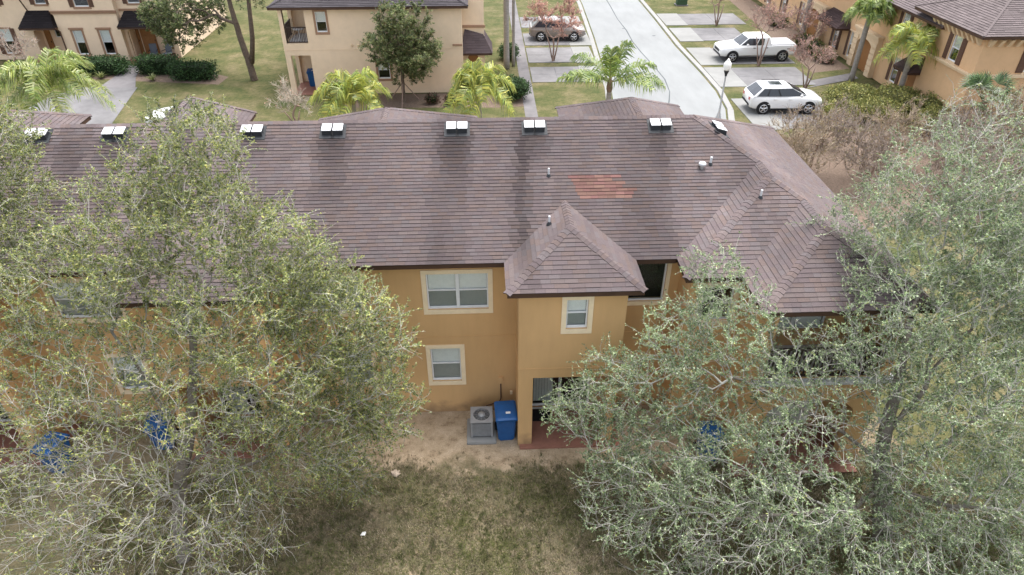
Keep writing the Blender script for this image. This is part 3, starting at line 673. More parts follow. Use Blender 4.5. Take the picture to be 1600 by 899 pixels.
# ================================================================ things behind the block
ac = thing('air_conditioner', 'grey square air conditioner with round top fan grille on concrete pad', 'air conditioner', (-.31, 14.98, .1))
m = MB(); m.box(-.31, .31, -.31, .31, .03, .62); m.build('cabinet', 'ac_dark', ac, world=False, bevel=.03)
m = MB()
for k in range(13): m.box(-.325, .325, -.325, .325, .07 + k * .04, .093 + k * .04)
m.build('louvre_panel', 'ac_grey', ac, world=False)
for sx in (-1, 1):
    for sy in (-1, 1):
        m = MB(); m.box(min(sx * .28, sx * .335), max(sx * .28, sx * .335), min(sy * .28, sy * .335), max(sy * .28, sy * .335), .02, .63); m.build('corner_post', 'ac_grey', ac, world=False)
m = MB(); NN = 40
for k in range(NN):
    a0, a1 = 2 * math.pi * k / NN, 2 * math.pi * (k + 1) / NN
    sq = lambda a: tuple(.34 * q / max(abs(math.cos(a)), abs(math.sin(a))) for q in (math.cos(a), math.sin(a)))
    for z in (.63, .67): m.poly([(.25 * math.cos(a0), .25 * math.sin(a0), z), (*sq(a0), z), (*sq(a1), z), (.25 * math.cos(a1), .25 * math.sin(a1), z)])
    m.poly([(*sq(a0), .63), (*sq(a1), .63), (*sq(a1), .67), (*sq(a0), .67)]); m.poly([(.25 * math.cos(a0), .25 * math.sin(a0), .55), (.25 * math.cos(a1), .25 * math.sin(a1), .55), (.25 * math.cos(a1), .25 * math.sin(a1), .67), (.25 * math.cos(a0), .25 * math.sin(a0), .67)])
m.build('top_panel', 'ac_grey', ac, world=False)
m = MB(); m.lathe([(.11, .64), (.12, .67), (.10, .70), (.02, .71)], (0, 0, 0), 18); m.build('motor_cap', 'ac_grey', ac, world=False, smooth=True)
m = MB()
for r in (.15, .185, .22): m.tube([(r * math.cos(t * math.pi / 12), r * math.sin(t * math.pi / 12), .675) for t in range(25)], .005, 5)
for k in range(12): a = k * math.pi / 6; m.tube([(.1 * math.cos(a), .1 * math.sin(a), .68), (.25 * math.cos(a), .25 * math.sin(a), .67)], .004, 4)
m.build('fan_guard', 'ac_grey', ac, world=False)
for k in range(3):
    a = k * 2.094; m = MB(); m.poly([(.04 * math.cos(a), .04 * math.sin(a), .60), (.23 * math.cos(a - .35), .23 * math.sin(a - .35), .62), (.23 * math.cos(a + .35), .23 * math.sin(a + .35), .57)]); m.build('fan_blade', 'ac_grey', ac, world=False)
m = MB(); m.box(-.78, .13, 14.44, 15.5, 0, .1); tag(m.build('concrete_pad', 'kerb', bevel=.02), 'weathered concrete pad under the grey air conditioner', 'pad')

def trash_bin(loc, rz, label):
    t = thing('trash_bin', label, 'trash bin', loc, rz, 'blue wheeled bins behind the townhouses')
    rings = [(.0, .23, .25), (.06, .25, .27), (.30, .265, .30), (.60, .285, .33), (.90, .30, .36), (.95, .32, .38), (1.0, .32, .38)]
    m = MB(); V = []; n = 8
    for z, hx, hy in rings:
        c = .05
        V += [(-hx + c, -hy, z), (hx - c, -hy, z), (hx, -hy + c, z), (hx, hy - c, z), (hx - c, hy, z), (-hx + c, hy, z), (-hx, hy - c, z), (-hx, -hy + c, z)]
    F = [(i * n + k, i * n + (k + 1) % n, (i + 1) * n + (k + 1) % n, (i + 1) * n + k) for i in range(len(rings) - 1) for k in range(n)] + [tuple(range(7, -1, -1)), tuple(range((len(rings) - 1) * n, len(rings) * n))]
    m.mesh(V, F); b = m.build('body', 'bin_blue', t, world=False)
    m = MB()
    for k in range(4): m.box(-.06, .06, -.335 + k * .02, -.30 + k * .02, .62 - k * .12, .655 - k * .12)
    for sx in (-1, 1): m.hexa([(sx * .2 + dx, y + (.0 if z > .5 else .1), z) for z in (.08, .86) for y in (-.375, -.32) for dx in (-.02, .02)])
    m.build('rib', 'bin_blue', b, world=False)
    V = []
    prof = [(-.42, 1.0), (-.42, 1.03), (-.36, 1.06), (-.1, 1.09), (.2, 1.10), (.36, 1.08), (.40, 1.02)]
    m = MB()
    for y, z in prof: V += [(-.33, y, z - .02), (-.27, y, z + .015), (.27, y, z + .015), (.33, y, z - .02)]
    m.mesh(V, [(i * 4 + k, i * 4 + k + 1, i * 4 + k + 5, i * 4 + k + 4) for i in range(len(prof) - 1) for k in range(3)] + [(0, 1, 2, 3)])
    m.box(-.33, .33, -.42, .40, .985, 1.012); lid = m.build('lid', 'bin_blue', t, world=False)
    m = MB(); m.box(-.01, .13, -.2, -.09, 1.098, 1.103); m.build('sticker', 'sticker', lid, world=False)
    m = MB(); m.tube([(-.27, .42, .98), (.27, .42, .98)], .018, 8); m.box(-.28, -.24, .34, .43, .95, 1.0); m.box(.24, .28, .34, .43, .95, 1.0); m.build('handle', 'bin_blue', t, world=False)
    for sx in (-1, 1):
        m = MB(); m.lathe([(.04, -.03), (.125, -.03), (.13, 0), (.125, .03), (.04, .03)], (sx * .29, .26, .13), 18, 'x'); m.build('wheel', 'rubber', t, world=False, smooth=False)
    return t
trash_bin((.43, 14.84, .01), .05, 'blue wheeled trash bin with white sticker between air conditioner and bay')
trash_bin((-12.75, 14.1, .01), -.25, 'blue wheeled trash bin beside the corner of the far bay column, under branches')
trash_bin((-10.0, 14.9, .01), .2, 'blue wheeled trash bin under the window next to the middle bay, behind branches')
trash_bin((6.45, 13.75, .01), .0, 'blue wheeled trash bin beside the wing with the balcony, behind leaves')
m = MB(); m.box(1.3, 1.9, 15.3, 15.82, .062, .085); m.build('doormat', 'rubber', None, bevel=.006)
tag(bpy.data.objects['doormat'], 'black doormat on the terracotta patio by the sliding door', 'doormat')
m = MB(); m.lathe([(.0, 0), (.10, 0), (.125, .04), (.10, .08), (.05, .10), (.0, .11)], (-2.86, 13.42, 0), 9); o = m.build('stone', 'rock'); tag(o, 'small pale stone lying in the rear lawn', 'stone')
for v in o.data.vertices: v.co.x = -2.86 + (v.co.x + 2.86) * (1.1 + .5 * math.sin(v.index * 5.1)) ; v.co.y += .03 * math.sin(v.index * 3.7)
m = MB(); m.poly([(-3.60, 11.35, .05), (-3.47, 11.33, .06), (-3.45, 11.42, .07), (-3.55, 11.45, .055)]); m.poly([(-3.55, 11.45, .055), (-3.45, 11.42, .07), (-3.47, 11.47, .04)]); tag(m.build('paper_scrap', 'sticker'), 'crumpled white paper scrap on the rear grass', 'litter')

# ================================================================ houses across the street
def farcol(base):
    def f(W, rg):
        k = rg.uniform(.85, 1.15) * (.9 + .2 * vnoise(W.x * .7 + W.y * .5, 4)); return tuple(c * k for c in base)
    return f
def hip_roof(parent, x0, x1, y0, y1, z, s, base, along='x', faces='SWEN', expo=.19, tabw=.7, name='roof'):
    """hip roof over a rectangle; ridge along x or y; returns the roof object with shingle courses and fascia boards"""
    dk, sm_ = MB(), MB(); cf = farcol(base)
    if along == 'x':
        h = (y1 - y0) / 2; yc = (y0 + y1) / 2; a, b = (x0 + h, yc, z + s * h), (x1 - h, yc, z + s * h)
        pl = {'S': [(x0, y0, z), (x1, y0, z), b, a], 'E': [(x1, y0, z), (x1, y1, z), b], 'N': [(x1, y1, z), (x0, y1, z), a, b], 'W': [(x0, y1, z), (x0, y0, z), a]}
        hips = [((x0, y0, z), a), ((x1, y0, z), b), ((x0, y1, z), a), ((x1, y1, z), b), (a, b)]
    else:
        h = (x1 - x0) / 2; xc = (x0 + x1) / 2; a, b = (xc, y0 + h, z + s * h), (xc, y1 - h, z + s * h)
        pl = {'S': [(x0, y0, z), (x1, y0, z), a], 'E': [(x1, y0, z), (x1, y1, z), b, a], 'N': [(x1, y1, z), (x0, y1, z), b], 'W': [(x0, y1, z), (x0, y0, z), a, b]}
        hips = [((x0, y0, z), a), ((x1, y0, z), a), ((x0, y1, z), b), ((x1, y1, z), b), (a, b)]
    for k, P in pl.items():
        if k in faces: roof_plane(sm_, dk, P, cf, expo=expo, tabw=tabw, h=.025)
        else: dk.poly(P)
    for p, q in hips:
        if (Vector(p) - Vector(q)).length > .05: sm_.tube([Vector(p) + Vector((0, 0, .01)), Vector(q) + Vector((0, 0, .01))], .07, 6, True, tuple(c * 1.1 for c in base))
    dk.poly([(x0 + .03, y0 + .03, z - .12), (x0 + .03, y1 - .03, z - .12), (x1 - .03, y1 - .03, z - .12), (x1 - .03, y0 + .03, z - .12)])
    r = dk.build(name, 'deck', parent); sm_.build('shingle_field', 'shingle', r, kind='stuff')
    for (p, q) in (((x0, y0), (x1, y0)), ((x1, y0), (x1, y1)), ((x1, y1), (x0, y1)), ((x0, y1), (x0, y0))):
        m = MB(); a_, b_ = Vector(p), Vector(q); d = (b_ - a_).normalized() * .03; n_ = Vector((-d.y, d.x))
        m.hexa([((c + o).x, (c + o).y, zz) for zz in (z - .15, z - .012) for o in (n_ * .05, n_ * 1.2) for c in (a_ + d, b_ - d)]); m.build('fascia', 'fascia', r)
    return r
GREYB = (.125, .105, .108); DARKR = (.028, .024, .026)

# --- cream house with two arched entries
L_ = thing('cream_house', 'cream stucco townhouse with two arched entries under black canopy roofs', 'townhouse', (-30, 55, 0))
wm = MB(); fC = Fr((0, 55.0), (1, 0), (0, -1)); fR = Fr((0, 55.5), (1, 0), (0, -1))
cw_ = [(-31.15, -30.45, .45, 2.25), (-29.15, -28.40, .45, 2.25), (-30.3, -29.25, 3.95, 5.3)]
wall(wm, fC, -32.1, -27.5, 0, 5.9, cw_)
for x, n in ((-32.1, -1), (-27.5, 1)): wall(wm, Fr((x, 55.0), (0, 1), (n, 0)), 0, .5, 0, 5.9)
lw_ = [(-33.4, -32.6, 4.05, 5.3), (-36.95, -36.05, .45, 2.3), (-36.95, -36.05, 4.05, 5.3)]
wall(wm, fR, -40, -32.1, 0, 5.9, lw_ + [(-34.35, -32.35, -.01, 2.4)]); arch(wm, fR, -34.35, -32.35, 2.4, .45)
rw_ = [(-26.6, -25.7, 4.05, 5.3)]
wall(wm, fR, -27.5, -23.7, 0, 5.9, rw_ + [(-27.3, -24.1, -.01, 2.35)]); arch(wm, fR, -27.3, -24.1, 2.35, .4)
wall(wm, Fr((-23.7, 55.5), (0, 1), (1, 0)), 0, 12, 0, 5.9); wall(wm, Fr((-40, 55.5), (0, 1), (-1, 0)), 0, 12, 0, 5.9)
fP = Fr((0, 56.6), (1, 0), (0, -1))
wall(wm, fP, -34.6, -32.1, 0, 2.6, [(-33.42, -32.98, 1.35, 2.1)]); arch(wm, fP, -33.42, -32.98, 2.1, .2); wall(wm, fP, -27.5, -23.9, 0, 2.6, [(-25.1, -24.2, .5, 2.2)])
for x in (-34.6, -32.3, -27.4): wm.box(x, x + .18, 55.7, 56.6, 0, 2.6)
wm.build('wall', 'stucco_cream', L_)
for q in cw_: window(L_, fC, *q, trim='trim_brown', tw=.14, sill=q[2] < 3, head=q[2] < 3, blinds='half', shutters=.32 if q[2] > 3 else None)
for q in lw_ + rw_: window(L_, fR, *q, trim='trim_brown', tw=.12, blinds='half', shutters=.3)
window(L_, fP, -25.1, -24.2, .5, 2.2, trim='trim_brown', blinds='half'); window(L_, fP, -33.42, -32.98, 1.35, 2.1, trim=None, rail=False, blinds=None)
for x0, x1, fr_ in ((-32.85, -32.4, fP), (-34.2, -33.75, fP), (-26.85, -25.75, fP), (-27.2, -26.95, fP)):
    m = MB(); fr_.box(m, x0, x1, .05, 2.2, .01, .06)
    for k in range(3): fr_.box(m, x0 + .07, x1 - .07, .2 + k * .66, .75 + k * .66, .06, .085)
    d = m.build('door', 'wood_door', L_)
    m = MB(); fr_.box(m, x1 - .12, x1 - .08, 1.0, 1.12, .085, .13); m.build('handle', 'metal_black', d)
m = MB(); fC.box(m, -32.2, -27.4, 3.46, 3.68, 0, .09); fC.box(m, -32.24, -27.36, 3.62, 3.70, .09, .14); fR.box(m, -27.4, -23.7, 3.52, 3.68, 0, .08); m.build('belt_course', 'trim_brown', L_)
def canopy(parent, x0, x1, yw, yo, z0, z1, inset, mat_col, name='canopy_roof'):
    dk, s_ = MB(), MB(); cf = farcol(mat_col)
    P = [(x0, yo, z0), (x1, yo, z0), (x1 - inset, yw, z1), (x0 + inset, yw, z1)]
    roof_plane(s_, dk, P, cf, expo=.19, tabw=.6, h=.02)
    roof_plane(s_, dk, [(x0, yw, z0), (x0, yo, z0), (x0 + inset, yw, z1)], cf, expo=.19, tabw=.6, h=.02); roof_plane(s_, dk, [(x1, yo, z0), (x1, yw, z0), (x1 - inset, yw, z1)], cf, expo=.19, tabw=.6, h=.02)
    dk.box(x0 + .02, x1 - .02, min(yo, yw) + .02, max(yo, yw) - .01, z0 - .14, z0 - .016)
    r = dk.build(name, 'fascia', parent); s_.build('shingle_field', 'shingle', r, kind='stuff')
canopy(L_, -34.75, -32.11, 55.5, 54.5, 2.55, 3.6, .5, DARKR); canopy(L_, -27.49, -24.0, 55.5, 54.5, 2.55, 3.6, .5, DARKR)
for pts in ([(-34.3, 54.55, 5.8), (-34.1, 55.4, 3.6)], [(-32.05, 54.6, 2.5), (-32.0, 54.9, 2.2), (-32.0, 54.9, .1)]):
    m = MB(); m.tube(pts, .05, 8); m.build('downspout', 'downspout', L_)
m = MB(); m.box(-34.6, -32.1, 54.6, 56.6, -.05, .05); m.build('porch_floor', 'terracotta', L_); m = MB(); m.box(-27.4, -23.8, 54.6, 56.6, -.05, .05); m.build('porch_floor', 'terracotta', L_)
hip_roof(L_, -40.5, -23.2, 54.6, 68, 5.95, .45, GREYB, 'x', 'SE')
def porch_chair(loc, rz, label):
    t = thing('porch_chair', label, 'chair', loc, rz, 'chairs on the cream house porch')
    m = MB(); m.box(-.27, .27, -.25, .25, .40, .46); m.build('seat', 'chair_fabric', t, world=False)
    m = MB(); m.hexa([(x, y + (.12 if z > .7 else 0), z) for z in (.46, 1.08) for y in (.21, .26) for x in (-.26, .26)]); m.build('backrest', 'chair_fabric', t, world=False)
    for sx in (-1, 1):
        for sy in (-1, 1):
            m = MB(); m.box(sx * .25 - .02, sx * .25 + .02, sy * .23 - .02, sy * .23 + .02, 0, .4); m.build('leg', 'metal_black', t, world=False)
        m = MB(); m.box(sx * .29 - .02, sx * .29 + .02, -.24, .28, .62, .66); m.build('armrest', 'metal_black', t, world=False)
porch_chair((-25.55, 55.0, .05), .2, 'dark fabric porch chair next to the arched wooden door'); porch_chair((-24.5, 54.95, .05), -.25, 'dark fabric porch chair in front of the porch window')

# --- cream corner house seen from its side
M_ = thing('cream_corner_house', 'cream stucco corner house with recessed corner balcony and grey shingled roof', 'townhouse', (-7, 47, 0))
wm = MB(); fS = Fr((0, 46.5), (1, 0), (0, -1)); fW = Fr((-13.1, 46.5), (0, 1), (-1, 0))
wall(wm, fS, -13.1, -1.35, 0, 5.6, [(-12.85, -11.45, 3.4, 5.48), (-12.75, -11.45, -.01, 2.62), (-10.75, -10.08, 4.1, 5.38), (-7.1, -6.3, 1.0, 2.15)], th=.25)
wall(wm, fW, 0, 10, 0, 5.6, [(.3, 2.3, 3.4, 5.48), (.35, 2.3, -.01, 2.62)], th=.25)
wall(wm, Fr((-11.35, 46.75), (0, 1), (-1, 0)), 0, 2.6, 0, 5.6); wall(wm, Fr((0, 49.1), (1, 0), (0, -1)), -12.85, -11.35, 0, 5.6)
wall(wm, Fr((-1.35, 46.5), (0, 1), (1, 0)), 0, 1.2, 0, 5.6); fE = Fr((0, 47.7), (1, 0), (0, -1))
wall(wm, fE, -1.35, .12, 0, 5.9, [(-1.05, -.3, -.01, 2.25)]); arch(wm, fE, -1.05, -.3, 2.25, .3)
wall(wm, Fr((.12, 47.7), (0, 1), (1, 0)), 0, 12, 0, 5.9)
wm.build('wall', 'stucco_cream', M_)
window(M_, fS, -10.75, -10.08, 4.1, 5.38, trim='trim_brown', blinds='half'); window(M_, fS, -7.1, -6.3, 1.0, 2.15, trim='trim_brown', blinds='half')
m = MB(); fE.box(m, -1.05, -.3, .02, 2.25, -.15, -.1); d = m.build('door', 'wood_door', M_)
m = MB(); m.box(-13.05, -11.4, 46.55, 49.1, 3.2, 3.38); m.build('balcony_floor', 'rail_white', M_); m = MB(); m.box(-13.0, -11.4, 46.3, 49.1, -.05, .05); m.build('patio_floor', 'terracotta', M_)
m = MB(); m.box(-12.84, -11.46, 46.56, 46.62, 4.36, 4.42); rl = m.build('balcony_rail', 'rail_brown', M_); m = MB(); m.box(-12.84, -11.46, 46.56, 46.62, 3.44, 3.49); m.build('bottom_rail', 'rail_brown', rl)
for k in range(13):
    m = MB(); x = -12.78 + k * .107; m.box(x - .014, x + .014, 46.575, 46.605, 3.49, 4.36); m.build('baluster', 'rail_brown', rl)
m = MB(); m.box(-13.04, -12.98, 46.82, 48.78, 4.36, 4.42); rl = m.build('balcony_rail', 'rail_brown', M_); m = MB(); m.box(-13.04, -12.98, 46.82, 48.78, 3.44, 3.49); m.build('bottom_rail', 'rail_brown', rl)
for k in range(18):
    m = MB(); y = 46.88 + k * .11; m.box(-13.025, -12.995, y - .014, y + .014, 3.49, 4.36); m.build('baluster', 'rail_brown', rl)
t = thing('balcony_table', 'small round white table on the corner balcony', 'table', (-12.2, 47.5, 3.38))
m = MB(); m.lathe([(.0, .68), (.36, .68), (.37, .70), (.36, .72), (0, .72)], n=20); m.build('table_top', 'rail_white', t, world=False); m = MB(); m.tube([(0, 0, .02), (0, 0, .68)], .03, 8); m.build('stem', 'rail_white', t, world=False); m = MB(); m.lathe([(.2, 0), (.2, .02), (.05, .05)], n=14); m.build('base', 'rail_white', t, world=False)
trash_bin((-11.95, 48.2, .05), .1, 'blue wheeled trash bin inside the ground-floor patio of the corner house')
m = MB(); fS.box(m, -13.12, -1.33, 2.96, 3.0, 0, .02); m.build('belt_line', 'stucco_cream', M_); m = MB(); fE.box(m, -1.33, .2, 4.0, 4.16, 0, .1); fE.box(m, -2.0, -1.36, 3.15, 3.25, 1.2, 1.28); m.build('belt_course', 'trim_brown', M_)
for x in (-8.62, -8.2):
    m = MB(); m.lathe([(.07, 0), (.08, -.06), (.05, -.12)], (x, 46.5, 3.25), 12, 'y'); m.build('wall_vent', 'trim_cream', M_)
dk, s_ = MB(), MB(); cf = farcol((.10, .078, .082)); pk = (-.6, 47.7, 3.95)
roof_plane(s_, dk, [(-1.5, 46.9, 2.5), (.65, 46.9, 2.5), (.05, 47.7, 3.5), (-1.2, 47.7, 3.9)], cf, expo=.17, tabw=.5); roof_plane(s_, dk, [(.65, 46.9, 2.5), (.65, 49.5, 2.5), (.13, 49.5, 3.4), (.05, 47.7, 3.5)], cf, expo=.17, tabw=.5)
dk.box(-1.48, .63, 46.92, 47.68, 2.36, 2.485); r = dk.build('canopy_roof', 'fascia', M_); s_.build('shingle_field', 'shingle', r, kind='stuff')
m = MB(); m.tube([(-1.45, 46.95, 2.4), (-1.42, 47.0, .1)], .05, 8); m.build('downspout', 'downspout', M_)
hip_roof(M_, -13.6, -.9, 46.1, 57.5, 5.72, .4, (.075, .068, .075), 'x', 'SWE', .17, .6)

# --- amber townhouse row along the street
R_ = thing('amber_townhouse', 'amber stucco townhouse row with arched stone portals and dark shutters along the street', 'townhouse', (29, 50, 0))
wm = MB(); fX = Fr((28.25, 0), (0, 1), (-1, 0)); fT = Fr((28.0, 0), (0, 1), (-1, 0)); fT2 = Fr((0, 37.9), (1, 0), (0, -1))
LW = [(45.45, 46.25, .5, 2.15), (52.1, 52.9, .3, 2.1), (54.75, 55.55, .3, 2.1), (61.7, 62.5, .3, 2.1), (66, 66.8, .3, 2.1), (70, 70.8, .3, 2.1)]; UW = [(45.95, 46.7, 4.0, 5.0), (51.2, 52.0, 3.9, 5.0), (56.8, 57.6, 3.9, 5.0), (62, 62.8, 3.9, 5.0)]
wall(wm, fX, 42.6, 80, 0, 5.3, LW + UW + [(43.3, 44.2, -.01, 2.05)])
wall(wm, fT, 37.9, 42.6, 0, 5.7, [(39.75, 40.6, 3.65, 5.1)]); wall(wm, fT2, 28.0, 42, 0, 5.7, [(30.9, 31.8, 3.65, 5.1), (33.6, 34.5, .5, 2.1)])
wall(wm, Fr((0, 42.6), (1, 0), (0, 1)), 28.0, 42, 0, 5.7)
wm.build('wall', 'stucco_amber', R_)
for q in LW: window(R_, fX, *q, trim='trim_cream', tw=.1, blinds='half', shutters=.36, head=True)
for q in UW: window(R_, fX, *q, trim='trim_cream', tw=.1, blinds='half', shutters=.36)
window(R_, fT, 39.75, 40.6, 3.65, 5.1, trim='trim_cream', tw=.1, blinds='half', shutters=.42); window(R_, fT2, 30.9, 31.8, 3.65, 5.1, trim='trim_cream', tw=.1, blinds='half', shutters=.42); window(R_, fT2, 33.6, 34.5, .5, 2.1, trim='trim_cream', tw=.1, blinds='half', shutters=.4)
m = MB(); fX.box(m, 43.3, 44.2, .02, 2.05, -.12, -.06); m.build('door', 'wood_door', R_)
m = MB(); fT.box(m, 37.8, 42.6, 3.36, 3.55, 0, .14); fT.box(m, 37.74, 42.6, 3.48, 3.56, .14, .2); fT2.box(m, 27.85, 42, 3.36, 3.55, 0, .14); m.build('belt_course', 'trim_cream', R_)
for k in range(10):
    m = MB(); y = 38.1 + k * .48; m.hexa([(28.0 - d_, yy, z) for z, dd in ((5.12, .12), (5.56, .42)) for yy in (y, y + .2) for d_ in (0, dd)]); m.build('bracket', 'trim_cream', R_)
for k in range(12):
    m = MB(); x = 28.2 + k * .52; m.hexa([(xx, 37.9 - d_, z) for z, dd in ((5.12, .12), (5.56, .42)) for xx in (x, x + .2) for d_ in (0, dd)]); m.build('bracket', 'trim_cream', R_)
def portal(y0, y1, x=27.9, top=2.75):
    m = MB(); f_ = Fr((x, 0), (0, 1), (-1, 0)); cw2 = .62
    wall(m, f_, y0, y1, 0, top, [(y0 + cw2, y1 - cw2, -.01, 2.3)], th=.3); arch(m, f_, y0 + cw2, y1 - cw2, 2.3, .5, .3)
    for yy, n_ in ((y0, -1), (y1, 1)): wall(m, Fr((x, yy), (1, 0), (0, n_)), 0, .349, 0, top)
    f_.box(m, y0 - .12, y1 + .12, top, top + .14, -.34, .12); f_.box(m, y0 - .06, y1 + .06, top - .12, top, 0, .06)
    p = m.build('portal', 'trim_cream', R_)
    for yy in (y0, y1 - cw2):
        for k in range(6):
            m = MB(); f_.box(m, yy - .02, yy + cw2 + .02, .04 + k * .4, .39 + k * .4, .004, .05); m.build('stone_band', 'trim_cream', p)
    m = MB(); m.box(28.22, 28.24, y0 + cw2, y1 - cw2, .03, 2.25); m.build('door', 'wood_door', R_)
portal(48.3, 51.7); portal(57.2, 61.0)
def canopy_w(y0, y1, xw, xo, z0, z1, ins):
    dk, s_ = MB(), MB(); cf = farcol((.085, .06, .06))
    roof_plane(s_, dk, [(xo, y1, z0), (xo, y0, z0), (xw, y0 + ins, z1), (xw, y1 - ins, z1)], cf, expo=.17, tabw=.5); roof_plane(s_, dk, [(xo, y0, z0), (xw, y0, z0), (xw, y0 + ins, z1)], cf, expo=.17, tabw=.5); roof_plane(s_, dk, [(xw, y1, z0), (xo, y1, z0), (xw, y1 - ins, z1)], cf, expo=.17, tabw=.5)
    dk.box(xo + .02, xw - .01, y0 + .02, y1 - .02, z0 - .14, z0 - .016); r = dk.build('canopy_roof', 'fascia', R_); s_.build('shingle_field', 'shingle', r, kind='stuff')
canopy_w(53.2, 57.1, 28.25, 27.15, 2.2, 3.0, .4); canopy_w(42.62, 44.5, 28.25, 27.2, 2.15, 3.0, .3)
m = MB(); m.tube([(27.25, 44.55, 2.1), (27.4, 44.6, 1.85), (28.15, 44.6, 1.6), (28.17, 44.6, .1)], .05, 8); m.build('downspout', 'downspout', R_)
hip_roof(R_, 27.65, 39.8, 41.5, 85, 5.28, .42, (.15, .125, .128), 'y', 'WS', .18, .6)
hip_roof(R_, 27.45, 44, 37.4, 44.6, 5.78, .45, (.155, .13, .13), 'x', 'WSN', .18, .5)
sheet('porch_floor', [(27.0, 42.6), (28, 42.6), (28, 45.2), (27.0, 45.2)], .03, 'terracotta')
# --- red brick-toned house at the street's far end
B_ = thing('far_house', 'reddish stucco house at the far end of the street row', 'townhouse', (27, 86, 0))
wm = MB(); fF = Fr((27.4, 0), (0, 1), (-1, 0)); wall(wm, fF, 82, 100, 0, 5.4, [(84, 85, .5, 2), (88, 89, .5, 2)]); wall(wm, Fr((0, 82), (1, 0), (0, -1)), 27.4, 40, 0, 5.4); wm.build('wall', 'stucco_amber', B_)
for q in ((84, 85, .5, 2), (88, 89, .5, 2)): window(B_, fF, *q, trim='trim_cream', lite=True)
hip_roof(B_, 26.9, 40, 81.5, 101, 5.5, .4, GREYB, 'y', 'WS', .3, 1)

# ================================================================ vehicles
def loft_body(st):
    """stations (x, half width, z low, z shoulder, z top, crown half width factor)"""
    V = []; F = []; n = 13
    for (x, hw, zl, zsn, zt, cf) in st:
        zm = zl + (zsn - zl) * .45
        half = [(0, zl), (hw * .86, zl), (hw * .97, zl + .10), (hw, zm), (hw * .985, zsn - .04), (hw * .95, zsn), (hw * cf, zt)]
        ring = half + [(-a, b) for a, b in half[:0:-1]]
        n = len(ring); V += [(x, a, b) for a, b in ring]
    for i in range(len(st) - 1):
        for k in range(n): F.append((i * n + k, i * n + (k + 1) % n, (i + 1) * n + (k + 1) % n, (i + 1) * n + k))
    F.append(tuple(range(n - 1, -1, -1))); F.append(tuple(range((len(st) - 1) * n, len(st) * n)))
    return V, F
def quad_patch(name, mat, parent, P, off):
    P = [Vector(p) for p in P]; n_ = (P[1] - P[0]).cross(P[2] - P[0]).normalized() * off
    m = MB(); m.poly([p + n_ for p in P]); return m.build(name, mat, parent, world=False)
